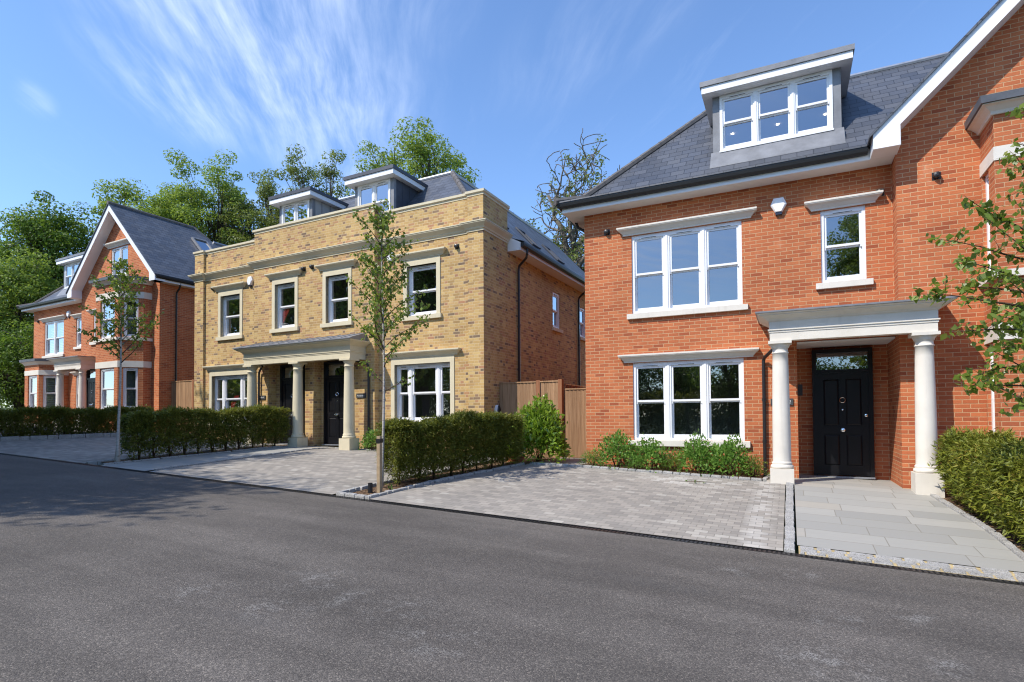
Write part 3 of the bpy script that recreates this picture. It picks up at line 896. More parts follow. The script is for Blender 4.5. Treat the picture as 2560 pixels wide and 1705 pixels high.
    ft.build('lead_flat', M['zinc'], ro)
    hp = MB()
    tiles_along(hp, [(x0 + ey, ey, ez + .01), (x0, 0, kz + .01), (x0 + fy, fy, fz + .02)], .085)
    hp.build('hip_tiles', M['ridge'], ro)
    hp = MB()
    tiles_along(hp, [(9.28, YG - .48, 10.22), (9.28, 3.0, 10.22), (xf - .2, 3.55, fz + .1)], .085)
    hp.build('ridge_tiles', M['ridge'], ro)
    # eaves
    fb = MB()
    prof = [(-.02, 6.36), (.40, 6.36), (.40, 6.57), (-.02, 6.57)]
    fb.sweep([(XL, YB), (XL, 0), (5.70, 0)], prof)
    fb.box(5.703, 6.088, -.418, .0, 6.362, 6.56)
    fb.build('fascia', M['soffit'], root)
    fb = MB()
    fb.sweep([(XR, YG - .40), (XR, YB)], [(-.02, 6.36), (.36, 6.36), (.36, 6.57), (-.02, 6.57)])
    fb.build('fascia', M['soffit'], root)
    gb = MB()
    gp = [(.404, 6.45), (.46, 6.45), (.50, 6.49), (.515, 6.55), (.515, 6.60), (.50, 6.60), (.49, 6.57), (.404, 6.57)]
    gb.sweep([(XL, YB), (XL, 0), (5.66, 0)], gp)
    gb.build('gutter', M['plastic'], root)
    gb = MB()
    gb.sweep([(XR, YG - .38), (XR, YB)], [(a - .04, b) for a, b in gp])
    gb.build('gutter', M['plastic'], root)
    # white barge boards with their boxed ends
    bb = MB()
    pl_ = [(5.70, 6.36), (6.11, 6.36), (6.11, zt(6.11) - .31), (9.28, 9.86), (9.28, 10.17), (5.70, zt(5.70))]
    bb.prism(pl_, YG - .43, YG)
    bb.build('bargeboard', M['white'], root)
    bb = MB()
    bb.prism([(18.56 - x, z) for x, z in reversed(pl_)], YG - .43, YG)
    bb.build('bargeboard', M['white'], root)
    # dormer on the left slope
    rz_ = lambda y: kz + K * y if y > 0 else kz + .36 * y
    if A:
        do = dormer(root, 2.99, 5.18, .56, 7.49, 8.735, (1, 1, 1), rz_, over=.20, front=.26, room=room)
        for x in (3.10, 4.13, 5.15):
            lm = MB(); lm.lathe((x, 2.45), [(.0, 8.722), (.03, 8.722), (.034, 8.73), (0, 8.731)], 12)
            lm.build('downlight', M['lamp'], do)
    else:
        dormer(root, 2.2, 4.4, .56, 7.49, 8.735, (1, 1, 1), rz_, over=.20, front=.26, room=room)
    # bay on the gable
    if A:
        path = [(bx0, YG), (bx0, -1.15), (bx1, -1.15), (bx1, YG)]
        bay(root, path, zb, 6.46, [(5.70, 5.92), (2.81, 3.08)], [(3.80, 3.93), (.97, 1.10)],
            {0: [(.05, .42, 3.95, 5.69), (.05, .42, 1.10, 2.80)], 1: [(.55, 1.45, 3.95, 5.69, (1,), 1), (1.7, 2.6, 3.95, 5.69, (1,)), (.55, 1.45, 1.10, 2.80, (1,), 1), (1.7, 2.6, 1.10, 2.80, (1,))]}, (6.44, .26), room)
    else:
        path = [(9.54, YG), (9.54, -1.42), (11.27, -1.42), (11.90, -.745), (11.90, YG)]
        bay(root, path, zb, 6.36, [(5.70, 5.97), (2.80, 3.06)], [(3.92, 4.06), (.92, 1.06)],
            {1: [(.34, 1.46, 4.06, 5.68, (1,), 1, True), (.34, 1.46, 1.06, 2.78, (1,), 1)], 2: [(.19, .73, 4.06, 5.68), (.19, .73, 1.06, 2.78)]}, (6.30, .28), room)
        path = [(1.26, 0), (1.26, -.32), (1.89, -.98), (3.34, -.98), (3.97, -.32), (3.97, 0)]
        bay(root, path, zb, 3.38, [(2.84, 3.08)], [(.97, 1.10)],
            {2: [(.34, 1.28, 1.10, 2.82, (1,), 1, True)], 3: [(.17, .75, 1.10, 2.82, (1,), 0, True)], 1: [(.17, .75, 1.10, 2.82)]}, (3.34, .28), room)
    # porch
    if A:
        cx = (4.14, 6.375); cy = -.86; z0, z1 = .33, 3.02; ex = (3.97, 6.545)
        pr = MB(); entablature(pr, ex[0], ex[1], cy - .16, .02, z1)
        po = pr.build('porch', M['stone'], root)
        sf = MB(); sf.box(ex[0] + .15, ex[1] - .15, cy + .02, -.001, z1 + .10, z1 + .14); sf.build('porch_ceiling', M['soffit'], po)
        rfb = MB()
        rfb.sweep([(ex[0], .02), (ex[0], cy - .16), (ex[1], cy - .16), (ex[1], .02)], [(-.6, z1 + .504), (.235, z1 + .504), (.235, z1 + .535), (-.6, z1 + .60)])
        rfb.face([(ex[0], 0, z1 + .62), (ex[0] + .2, cy + .2, z1 + .58), (ex[1] - .2, cy + .2, z1 + .58), (ex[1], 0, z1 + .62)])
        rfb.build('porch_roof', M['lead'], po)
        for x in cx: column(po, x, cy, z0, z1, M['stone'])
        door(root, back, 4.725 - 4.43, 5.81 - 4.43, .35, 3.0, .135)
        ic = MB(); pbox(ic, back, .02, .11, 0, .025, 2.05, 2.29); ic.build('intercom', M['plate'], root)
        np_ = name_plate(root, front, 4.145, 1.896, .41, .135)
        text('2', np_, front, 4.29, 1.896, .0325, .095, M['letter'])
        dpp = downpipe(root, [(4.02, -.55, 3.0), (4.02, -.50, 2.93), (3.84, -.10, 2.80), (3.82, -.06, 2.74), (3.815, -.055, .2)], .034, [(3.82, -.055, 1.95), (3.82, -.055, 1.1)])
        downpipe(root, [(-.33, .35, 6.46), (-.33, .35, 6.36), (-.28, .38, 6.24), (-.09, .42, 6.12), (-.065, .42, 6.0), (-.065, .42, .3)], .034, [(-.065, .42, 4.6), (-.065, .42, 2.6)])
        vent_cap(root, front, .55, 5.89); vent_cap(root, front, 5.895, 5.845); vent_cap(root, gab, 6.687 - XG, 5.853)
        alarm_box(root, front, 4.147, 5.86)
        # soldier course over the door recess and little weep vent
    else:
        cx = (5.2, 7.25); cy = -.87; z0, z1 = .33, 2.97; ex = (5.02, 7.43)
        pr = MB(); entablature(pr, ex[0], ex[1], cy - .16, .02, z1)
        po = pr.build('porch', M['stone'], root)
        rfb = MB()
        rfb.sweep([(ex[0], .02), (ex[0], cy - .16), (ex[1], cy - .16), (ex[1], .02)], [(-.6, z1 + .504), (.235, z1 + .504), (.235, z1 + .535), (-.6, z1 + .60)])
        rfb.face([(ex[0], 0, z1 + .62), (ex[0] + .2, cy + .2, z1 + .58), (ex[1] - .2, cy + .2, z1 + .58), (ex[1], 0, z1 + .62)])
        rfb.build('porch_roof', M['lead'], po)
        for x in cx: column(po, x, cy, z0, z1, M['stone'])
        door(root, gab, DR[0], DR[1], .35, 3.0, -.06)
        downpipe(root, [(12.80, .25, 6.46), (12.80, .25, 6.34), (12.74, .25, 6.22), (12.56, .25, 6.08), (12.535, .25, 5.95), (12.535, .25, .2)], .036, [(12.535, .25, 4.4), (12.535, .25, 2.5)])
        vent_cap(root, front, .80, 5.80)
        alarm_box(root, front, 3.97, 5.88)
        u = Vector((1, 0, -.99)).normalized()
        skylight(root, (9.28 + 1.30, 2.72, 10.22 - 1.30 * .99 + .02), (0, 1, 0), tuple(-u), (u.z * -1, 0, u.x), .78, 1.18)
    room.build('interior', M['room'], root)
    return root
# ------------------------------------------------------------------ the yellow brick pair
def yellow_house(loc, rz):
    root = thing('brick_house', 'yellow stock brick pair of houses with stone cornice, flat parapet and two grey dormers', 'house', loc, rz)
    w = MB(); room = MB()
    zb, YB = -.3, 11.
    X0, X1, B0, B1, yw, yb = -12.11, 0., -8.76, -3.60, .075, -.13
    P = [(X0, 0), (X0 + .49, 0), (X0 + .49, yw), (B0, yw), (B0, yb), (B1, yb), (B1, yw), (-.49, yw), (-.49, 0), (0, 0)]
    pls = [Pl(P[i], P[i + 1]) for i in range(len(P) - 1)]
    L, C, Rr = pls[2], pls[4], pls[6]
    fr = lambda c, h, sw, xs: (c - h + sw - xs, c + h - sw - xs)
    sw = .13
    def opening(c, h, xs, z0, z1): return (c - h + sw - xs, c + h - sw - xs, z0, z1)
    W1 = opening(-10.24, .64, X0 + .49, 4.53, 5.96); G1 = opening(-10.24, 1.09, X0 + .49, 1.52, 3.16)
    W4 = opening(-2.06, .64, B1, 4.53, 5.96); G2 = opening(-2.06, 1.09, B1, 1.52, 3.16)
    W2 = opening(-7.30, .585, B0, 4.55, 5.99); W3 = opening(-5.055, .585, B0, 4.55, 5.99)
    R1 = (-8.03 - B0, -6.40 - B0, zb, 3.42, .29); R2 = (-6.0 - B0, -4.37 - B0, zb, 3.42, .29)
    for i, pl in enumerate(pls):
        hs = {2: [W1, G1], 4: [W2, W3, R1, R2], 6: [W4, G2]}.get(i, [])
        wall(w, pl, 0, pl.L, zb, 7.79 if 3 <= i <= 5 else 7.56, hs, .18)
    back = Pl((B0, .16), (B1, .16))
    wall(w, back, .1, back.L - .1, zb, 3.6)
    side = Pl((0, 0), (0, YB)); lside = Pl((X0, YB), (X0, 0))
    S1 = (4.63, 5.27, 4.66, 5.88); S2 = (7.2, 7.85, 4.66, 5.80); S0 = (5.95, 6.6, 1.75, 2.82)
    wall(w, side, 0, YB, zb, [(0, 7.56), (1.38, 7.56), (1.3801, 6.42), (YB, 6.42)], [S1, S2, S0])
    wall(w, lside, 0, YB, zb, 6.5)
    wall(w, Pl((0, YB), (X0, YB)), 0, 12.11, zb, [(0, 6.5), (2.9, 9.65), (9.2, 9.65), (12.11, 6.5)])
    # the parapet's back and pier returns
    w.face([(0, 1.38, 6.3), (-.45, 1.38, 6.3), (-.45, 1.38, 7.56), (0, 1.38, 7.56)])
    w.face([(-.45, 1.38, 6.3), (-.45, .4, 6.3), (-.45, .4, 7.56), (-.45, 1.38, 7.56)])
    w.face([(X0, 1.38, 6.3), (X0, 1.38, 7.56), (X0, 0, 7.56), (X0, 0, 6.3)])
    w.face([(X0 + .45, .4, 6.3), (X0 + .45, .4, 7.56), (B0, .4, 7.56), (B0, .4, 6.3)]); w.face([(B1, .4, 6.3), (B1, .4, 7.56), (-.45, .4, 7.56), (-.45, .4, 6.3)])
    w.face([(B0, .2, 6.3), (B0, .2, 7.79), (B1, .2, 7.79), (B1, .2, 6.3)])
    for x in (B0, B1): w.face([(x, yb, 7.5), (x, .2, 7.5), (x, .2, 7.79), (x, yb, 7.79)])
    w.build('wall', M['yellow'], root)
    # stone cornice carried round all the breaks, and the copings
    cb = MB()
    z = 6.60
    prof = [(-.05, z), (.02, z), (.02, z + .05), (.045, z + .06), (.06, z + .10), (.12, z + .16), (.15, z + .19), (.15, z + .215), (.165, z + .22), (.165, z + .245), (-.05, z + .265)]
    cb.sweep([(X0, 1.38)] + P + [(0, 1.40)], prof)
    cb.build('cornice', M['cream'], root)
    cp = MB()
    pc = lambda z: [(-.34, z), (.012, z), (.012, z + .05), (.05, z + .075), (.05, z + .14), (-.34, z + .155)]
    cp.sweep([(X0, 1.38)] + P[:3] + [(B0 - .001, yw)], pc(7.56))
    cp.sweep([(B0, .2), (B0, yb), (B1, yb), (B1, .2)], pc(7.79))
    cp.sweep([(B1 + .001, yw)] + P[7:] + [(0, 1.44)], pc(7.56))
    cp.build('coping', M['cream'], root)
    # windows
    kw = dict(stonemat='cream', sillmat='cream', room=room, rec=.10)
    hd = lambda W, zt: (W[0] - sw - .07, W[1] + sw + .07, zt, .17, .15)
    oW = {}
    for k, pl, W, lt in (('W1', L, W1, (1,)), ('G1', L, G1, (.42, 1, .42)), ('W2', C, W2, (1,)), ('W3', C, W3, (1,)), ('W4', Rr, W4, (1,)), ('G2', Rr, G2, (.42, 1, .42))):
        top = W[3] + .11
        oW[k] = sash(root, pl, *W, lt, sill=(sw + .05, .13), surround=(sw, top), hood_span=hd(W, top + .075), mull=.135, pad=(.45, .5), **kw)
    for S in (S1, S2): sash(root, side, *S, (1,), sill=(.10, .12), room=room, stonemat='cream')
    sash(root, side, *S0, (1,), room=room)
    # doors and porch
    d1 = door(root, back, -7.68 - B0, -6.58 - B0, .83, 3.38, .125)
    d2 = door(root, back, -5.75 - B0, -4.65 - B0, .83, 3.38, .125)
    ex = (-8.43, -3.94); cy = -.60; z1 = 3.345
    pr = MB(); entablature(pr, ex[0], ex[1], cy - .17, yb + .01, z1, top=.515)
    po = pr.build('porch', M['cream'], root)
    sf = MB(); sf.box(ex[0] + .15, ex[1] - .15, cy + .02, yb - .002, z1 + .06, z1 + .10); sf.build('porch_ceiling', M['soffit'], po)
    rb = MB(); zr0, zr1 = z1 + .52, z1 + .80
    e = .235; yf = cy - .17 - e
    rb.hexa([(ex[0] - e, yf, zr0), (ex[1] + e, yf, zr0), (ex[1] + .06, yb, zr0), (ex[0] - .06, yb, zr0), (ex[0] - e, yf, zr0 + .03), (ex[1] + e, yf, zr0 + .03), (ex[1] + .02, yb, zr1), (ex[0] - .02, yb, zr1)])
    for i in range(11):
        x = ex[0] + .15 + i * .42
        rb.tube([(x, yf + .02, zr0 + .04), (x, yb, zr1 + .005)], .012, 5)
    rb.build('porch_roof', M['lead'], po)
    for x in (-8.25, -6.19, -4.13): column(po, x, cy, .76, z1, M['cream'])
    p1 = name_plate(root, C, -8.333 - B0, 2.335, .30, .125)
    lt = MB()
    for i in range(8):                                       # too small in the photo to read: only the strokes
        a = -8.333 - B0 - .10 + i * .026
        pbox(lt, C, a, a + .012, .030, .032, 2.335 - .018, 2.335 + (.026 if i in (0, 3, 7) else .012))
    lt.build('lettering', M['letter'], p1)
    p2 = name_plate(root, C, -4.091 - B0, 2.295, .36, .135, 'Rosemont', .066)
    downpipe(root, [(-8.12, -.36, 3.40), (-8.16, -.30, 3.34), (-8.42, -.20, 3.16), (-8.44, -.19, 3.0), (-8.44, -.19, .5)], .034)
    downpipe(root, [(-4.28, -.36, 3.40), (-4.22, -.30, 3.34), (-3.80, -.20, 3.2), (-3.77, -.19, 3.1), (-3.77, -.19, .5)], .034)
    # little things on the wall
    vent_cap(root, L, -11.164 - X0 - .49, 6.29); vent_cap(root, C, -6.45 - B0, 6.35); vent_cap(root, C, -6.10 - B0, 6.37); vent_cap(root, Rr, -.87 - B1, 6.30)
    alarm_box(root, C, -9.114 + .18 - B0 + .25, 6.28, .27, .36) if False else alarm_box(root, L, -9.19 - X0 - .49, 6.29, .27, .36)
    alarm_box(root, Rr, -3.16 - B1, 6.29, .30, .34)
    ch = MB()
    rg = [[side.P(.64 + .085 * math.cos(t) * k, d, 1.78 + .19 * math.sin(t) * k) for t in (2 * math.pi * i / 20 for i in range(20))] for k, d in ((1, 0), (1, .09), (.8, .12))]
    for i in range(2):
        for j in range(20): ch.face([rg[i][j], rg[i][(j + 1) % 20], rg[i + 1][(j + 1) % 20], rg[i + 1][j]], 0 if i == 0 else 1)
    ch.face(rg[2], 1)
    ch.build('car_charger', [M['alarm'], M['plastic']], root)
    # roof behind the parapet
    K = 1.06; kz = 6.80; fz = 9.75; fy = (fz - kz) / K
    rf = MB()
    a, b = X0, 0.
    ey, ez = -.50, 6.62
    hip_front(rf, lambda y: a + y, lambda y: b - y, lambda y: kz + K * y, fy, [(-8.78, -7.20), (-5.30, -3.72)], .96, 2.13)
    rf.face([(b, .0, kz), (b, YB + .5, kz), (b - fy, YB + .5, fz), (b - fy, fy, fz)])
    rf.face([(b - ey, 1.39, ez), (b - ey, YB + .5, ez), (b, YB + .5, kz), (b, 1.39, kz)])
    rf.face([(a, YB + .5, kz), (a, 0, kz), (a + fy, fy, fz), (a + fy, YB + .5, fz)])
    rf.face([(a + ey, YB + .5, ez), (a + ey, 1.39, ez), (a, 1.39, kz), (a, YB + .5, kz)])
    ro = rf.build('roof', M['slate'], root)
    fl = MB(); fl.face([(a + fy, fy, fz + .004), (b - fy, fy, fz + .004), (b - fy, YB + .5, fz + .004), (a + fy, YB + .5, fz + .004)])
    fl.tube([(a + fy, fy, fz + .02), (b - fy, fy, fz + .02)], .07, 8); fl.tube([(b - fy, fy, fz + .02), (b - fy, YB, fz + .02)], .07, 8); fl.tube([(a + fy, fy, fz + .02), (a + fy, YB, fz + .02)], .07, 8)
    fl.build('lead_flat', M['zinc'], ro)
    for q in ([(b, 0, kz + .01), (b - fy, fy, fz + .02)], [(a, 0, kz + .01), (a + fy, fy, fz + .02)]):
        hp = MB(); tiles_along(hp, q, .09); hp.build('hip_tiles', M['ridge'], ro)
    fb = MB()
    fb.sweep([(0, 1.385), (0, YB)], [(-.02, 6.38), (.41, 6.38), (.41, 6.60), (-.02, 6.62)])
    fb.build('fascia', M['soffit'], root)
    fb = MB()
    fb.sweep([(X0, YB), (X0, 1.385)], [(-.02, 6.38), (.41, 6.38), (.41, 6.60), (-.02, 6.62)])
    fb.build('fascia', M['soffit'], root)
    fb = MB()
    fb.prism([(.005, 6.622), (.40, 6.602), (.03, 6.80)], 1.386, 1.42)
    fb.build('eaves_box_end', M['soffit'], root)
    gb = MB(); gb.sweep([(0, 1.40), (0, YB)], [(.414, 6.46), (.47, 6.46), (.51, 6.50), (.525, 6.56), (.525, 6.61), (.50, 6.61), (.414, 6.58)])
    gb.build('gutter', M['plastic'], root)
    for y in (1.95, 6.93):
        downpipe(root, [(.47, y - .25, 6.47), (.47, y - .25, 6.36), (.42, y - .2, 6.24), (.10, y - .02, 6.08), (.065, y, 5.98), (.065, y, .4)], .036, [(.065, y, 4.3), (.065, y, 2.6)])
    u = Vector((1, 0, -K)).normalized()
    for y in (2.3, 4.7, 6.9):
        skylight(root, (-.95, y, kz + .95 * K + .02), (0, 1, 0), tuple(-u), (-u.z, 0, u.x), .66, .95, low=True)
    rz_ = lambda y: kz + K * y
    for x0, x1 in ((-8.65, -7.33), (-5.17, -3.85)):
        dormer(root, x0, x1, .90, 7.80, 9.09, (1, 1), rz_, over=.19, front=.27, post=.13, seams=True, room=room, cheek='dark_lead')
    room.build('interior', M['room'], root)
    return root, L, C, W2, G1

def window_sign(root, pl, W, n, s, z, k, label):
    """red triangular agent's board leaning inside a window, white letters along its slope"""
    base = Vector(pl.P(s, n, z))
    o = thing('window_sign', label, 'sign', root.matrix_basis @ base, root.rotation_euler.z)
    q = lambda a, d, b: tuple(Vector(pl.P(s + a * k, n + d, z + b * k)) - base)
    mb = MB()
    tri = [(0, 0), (.40, .56), (.18, .56), (0, .34)]
    A = [q(a, 0, b) for a, b in tri]; B = [q(a, -.008, b) for a, b in tri]
    mb.face(A); mb.face(list(reversed(B)))
    for i in range(4): mb.face([A[i], A[(i + 1) % 4], B[(i + 1) % 4], B[i]])
    mb.build('board', M['signred'], o)
    t = text('SOLD', o, pl, s + .135 * k, z + .36 * k, n + .003, .185 * k, M['signwhite'], R(52), bold=.004 * k)
    t.matrix_local.translation -= base
    return o
# ------------------------------------------------------------------ ground
def interp(x, xs, ys):
    return float(np.interp(x, xs, ys))

def G(x, y):
    """the street climbs gently to the left and the drives climb to the houses"""
    xc = max(-70., min(45., x))
    return -.042 * xc + interp(x, [-28, -13, -4], [.12, .22, .37]) * max(0., min(1., (y - 7.3) / 4.6))

def sheet(name, label, cat, xl, xr, ys, mat, dz=0., step=.6, kind='structure', nx=None):
    mb = MB()
    f = lambda v: v if callable(v) else (lambda y: v)
    xl, xr = f(xl), f(xr)
    w = max(abs(xr(y) - xl(y)) for y in ys)
    n = nx or max(1, int(w / step))
    for y0, y1 in zip(ys, ys[1:]):
        for i in range(n):
            q = []
            for (t, y) in ((i, y0), (i + 1, y0), (i + 1, y1), (i, y1)):
                x = xl(y) + (xr(y) - xl(y)) * t / n
                q.append((x, y, G(x, y) + dz))
            mb.face(q)
    o = mb.build(name, mat)
    # uv straight from the plan so that the laying pattern is not split from cell to cell
    me = o.data
    co = np.zeros(len(me.vertices) * 3); me.vertices.foreach_get('co', co); co = co.reshape(-1, 3)
    li = np.zeros(len(me.loops), dtype=np.int32); me.loops.foreach_get('vertex_index', li)
    me.uv_layers[0].data.foreach_set('uv', co[li][:, :2].ravel())
    return tag(o, label, cat, kind=kind)

def ys_(a, b, n=10):
    k = sorted(set([a, b] + [a + (b - a) * i / n for i in range(1, n)] + [y for y in (7.3, 11.9) if a < y < b]))
    return k

def setts(mb, pts, w, l=(.14, .22), h=.05, dz=.03, rows=1, jit=.008, m=0):
    """granite setts laid end to end along a plan polyline, w wide to its right"""
    P = [Vector(p) for p in pts]
    for r in range(rows):
        a0 = w * r / rows; a1 = w * (r + 1) / rows - (.018 if rows > 1 else .012)
        for A, B in zip(P, P[1:]):
            L = (B - A).length; d = (B - A) / L; nn = Vector((d.y, -d.x)); s = random.uniform(0, .05)
            while s < L - .04:
                e = min(L, s + random.uniform(*l))
                j = lambda: random.uniform(-jit, jit)
                top = dz + j() * .6
                g = .012 if rows > 1 else .006
                c = [(s + g + j() * .5, a0 + j()), (e - g + j() * .5, a0 + j()), (e - g + j() * .5, a1 + j()), (s + g + j() * .5, a1 + j())]
                lo = []; hi = []; mid = []
                for u, v in c:
                    p = A + d * u + nn * v
                    lo.append((p.x, p.y, G(p.x, p.y) + top - h - .1)); mid.append((p.x, p.y, G(p.x, p.y) + top - .014))
                cx = sum(q[0] for q in lo) / 4; cy = sum(q[1] for q in lo) / 4
                for q in mid:
                    x = q[0] + (cx - q[0]) * .10; y = q[1] + (cy - q[1]) * .10
                    hi.append((x, y, q[2] + .014 + j() * .3))
                for a, b in ((lo, mid), (mid, hi)):
                    for k in range(4):
                        kk = (k + 1) % 4
                        mb.face([a[k], a[kk], b[kk], b[k]], m)
                mb.face(hi, m)
                s = e
    return mb

kx = lambda y: interp(y, [7.4, 9.3, 11.75], [-6.40, -6.13, -5.45])          # kerb beside the near hedge
lx = lambda y: interp(y, [7.4, 9.0, 11.75], [-6.98, -6.88, -6.25])
px = lambda y: interp(y, [7.4, 9.6, 11.6, 13.7], [2.32, 2.29, 2.08, 1.95])  # right edge of the flagged path
hx = lambda y: interp(y, [7.4, 12.4], [-14.02, -13.60])                     # left edge of the far path
fx = lambda y: interp(y, [7.4, 8.9, 12.2, 13], [-22.6, -22.15, -21.15, -20.9])

def ground():
    # one sheet to the horizon
    xs = [-400, -200, -120, -70] + [-70 + i for i in range(2, 116, 2)] + [60, 120, 300, 500]
    xs = sorted(set(xs + [-28, -13, -4, 45]))
    ys = [-300, -120, -60, -30, -14, -9, 0, 7.3, 9, 10.5, 11.9, 14, 20, 30, 60, 120, 300, 600]
    mb = MB()
    for a, b in zip(xs, xs[1:]):
        for c, d in zip(ys, ys[1:]):
            mb.face([(a, c, G(a, c) - .07), (b, c, G(b, c) - .07), (b, d, G(b, d) - .07), (a, d, G(a, d) - .07)])
    tag(mb.build('ground', M['grass']), 'grassy ground under and behind the houses, rising gently to the left', 'ground', kind='structure')
    sheet('road', 'wide grey asphalt road with chalky stains across the foreground', 'road', -70, 45, [-10, -5, 0, 3.5, 7.3], M['asphalt'], 0., 4.)
    P = M['paving']
    sheet('driveway', 'grey block paved driveway before the near red house', 'driveway', lambda y: kx(y) + .10, -.10, ys_(7.43, 11.73), P, .004)
    sheet('driveway', 'block paving leading from the near driveway to the side gate', 'driveway', lambda y: interp(y, [11.7, 14], [-5.36, -5.36]), -4.22, ys_(11.73, 14.2, 4), P, .0035)
    sheet('driveway', 'narrow block paving between the planted bed and the porch', 'driveway', -.42, -.10, ys_(11.73, 12.69, 3), P, .0035)
    sheet('driveway', 'block paved driveway before the right half of the yellow house', 'driveway', -12.22, lambda y: lx(y) - .12, ys_(7.43, 12.80), P, .004)
    sheet('driveway', 'shaded block paved driveway before the left half of the yellow house', 'driveway', lambda y: fx(y) + .12, lambda y: hx(y) - .62, ys_(7.43, 13.0), P, .004)
    sheet('driveway', 'block paved driveway before the far red house behind the far hedge', 'driveway', -40, lambda y: fx(y) - .75, ys_(7.43, 14.5), P, .004)
    F = M['flags']
    sheet('path', 'grey sandstone flagged path to the black front door of the near red house', 'path', .052, px, ys_(7.76, 13.74, 12), F, .002)
    sheet('path', 'grey flagged path to the porch of the yellow house', 'path', lambda y: hx(y) + .02, -12.36, ys_(7.43, 13.2, 10), F, .004)
    S = M['soil']
    sheet('planting_bed', 'bark covered soil under the hedge right of the flagged path', 'planting bed', lambda y: px(y) + .10, 6., ys_(7.76, 12.2), S, -.02)
    sheet('planting_bed', 'planted soil bed below the ground floor window of the near red house', 'planting bed', -4.22, -.50, ys_(11.84, 12.69, 4), S, .01)
    sheet('planting_bed', 'bark covered soil strip under the hedge between the near driveways', 'planting bed', lambda y: lx(y), lambda y: kx(y), ys_(7.55, 11.75), S, -.015)
    sheet('planting_bed', 'soil under the laurel beside the timber fence', 'planting bed', -7.1, -5.38, ys_(11.755, 13.88, 4), S, -.01)
    sheet('planting_bed', 'dark soil strip under the hedge along the far flagged path', 'planting bed', lambda y: hx(y) - .60, lambda y: hx(y), ys_(7.75, 12.9), S, .0)
    sheet('planting_bed', 'raised soil under the far left hedge', 'planting bed', lambda y: fx(y) - .70, lambda y: fx(y), ys_(7.5, 13.0), S, .10)
    sheet('planting_bed', 'narrow soil bed along the foot of the yellow house', 'planting bed', -10.95, -7.2, ys_(12.92, 13.4, 3), S, .02)
    # kerbs of granite setts
    def kerb(pts_list, label, **kw):
        mb = MB()
        for pts, w, k in pts_list: setts(mb, pts, w, **{**kw, **k})
        tag(mb.build('kerb', M['granite']), label, 'kerb', kind='structure')
    yy = lambda a, b, n=8: [a + (b - a) * i / n for i in range(n + 1)]
    kerb([([(kx(y) , y) for y in yy(7.46, 11.72)], .095, {})], 'granite sett kerb between the near driveway and the hedge', dz=.045)
    kerb([([(lx(y) - .10, y) for y in yy(7.46, 11.72)], .095, {}), ([(lx(7.43) - .1, 7.545), (kx(7.43) + .095, 7.545)], .10, {})], 'granite sett kerb round the road end of the hedge strip', dz=.04)
    kerb([([(-5.35, 11.845), (-.50, 11.845)], .10, {}), ([(-.50, 11.845), (-.42, 12.69)], .09, {})], 'granite sett kerb in front of the planted bed', dz=.04)
    kerb([([(-.085, 7.43), (-.085, 12.0)], .125, {'l': (.16, .26)})], 'granite setts dividing the driveway from the flagged path', dz=.035)
    kerb([([(px(y), y) for y in yy(7.76, 11.9)], .095, {})], 'granite sett kerb between the flagged path and the right hedge', dz=.035)
    kerb([([(5.5, 7.43), (.07, 7.43)], .31, {'rows': 3, 'l': (.15, .30), 'jit': .010})], 'three rows of granite setts with buff joints at the mouth of the flagged path', dz=.012)
    sheet('joint_bed', 'buff jointing mortar between the granite setts', 'mortar', .065, 5.6, [7.425, 7.75], M['joint'], -.004)
    kerb([([(-12.36, 7.6), (-12.36, 12.7)], .10, {}), ([(-12.2, 12.90), (-7.3, 12.90)], .09, {})], 'granite sett kerb beside the far flagged path', dz=.03)
    kerb([([(hx(y) - .10, y) for y in yy(7.5, 12.5)], .10, {}), ([(hx(y) - .70, y) for y in yy(7.5, 12.5)], .10, {})], 'granite sett kerb along both sides of the middle hedge', dz=.03)
    kerb([([(fx(y), y) for y in yy(7.5, 13.0)], .10, {'l': (.3, .5)})], 'raised stone kerb below the far left hedge', dz=.13, h=.2)
    # slotted drain along the road edge
    mb = MB()
    z = lambda x: G(x, 7.3)
    xs = [-24 + i * .5 for i in range(60)]
    for a, b in zip(xs, xs[1:]):
        mb.face([(a, 7.295, z(a) - .02), (b, 7.295, z(b) - .02), (b, 7.43, z(b) - .02), (a, 7.43, z(a) - .02)])
        for y0, y1 in ((7.295, 7.312), (7.355, 7.370), (7.413, 7.43)):
            mb.hexa([(a, y0, z(a) - .03), (b, y0, z(b) - .03), (b, y1, z(b) - .03), (a, y1, z(a) - .03), (a, y0, z(a) + .006), (b, y0, z(b) + .006), (b, y1, z(b) + .006), (a, y1, z(a) + .006)])
    x = -13.
    while x < 5.4:
        for y0, y1 in ((7.312, 7.355), (7.370, 7.413)):
            mb.box(x, x + .028, y0, y1, z(x) - .02, z(x) + .0045)
        x += .052
    tag(mb.build('drainage_channel', M['plastic']), 'black slotted drainage channel running along the edge of the asphalt road', 'drain')

# ------------------------------------------------------------------ plants
def tubes_obj(name, lines, mat, parent, n=6):
    mb = MB()
    for pts, rad in lines: mb.tube(pts, rad, n)
    return mb.build(name, mat, parent, smooth=True, uv_on=False)

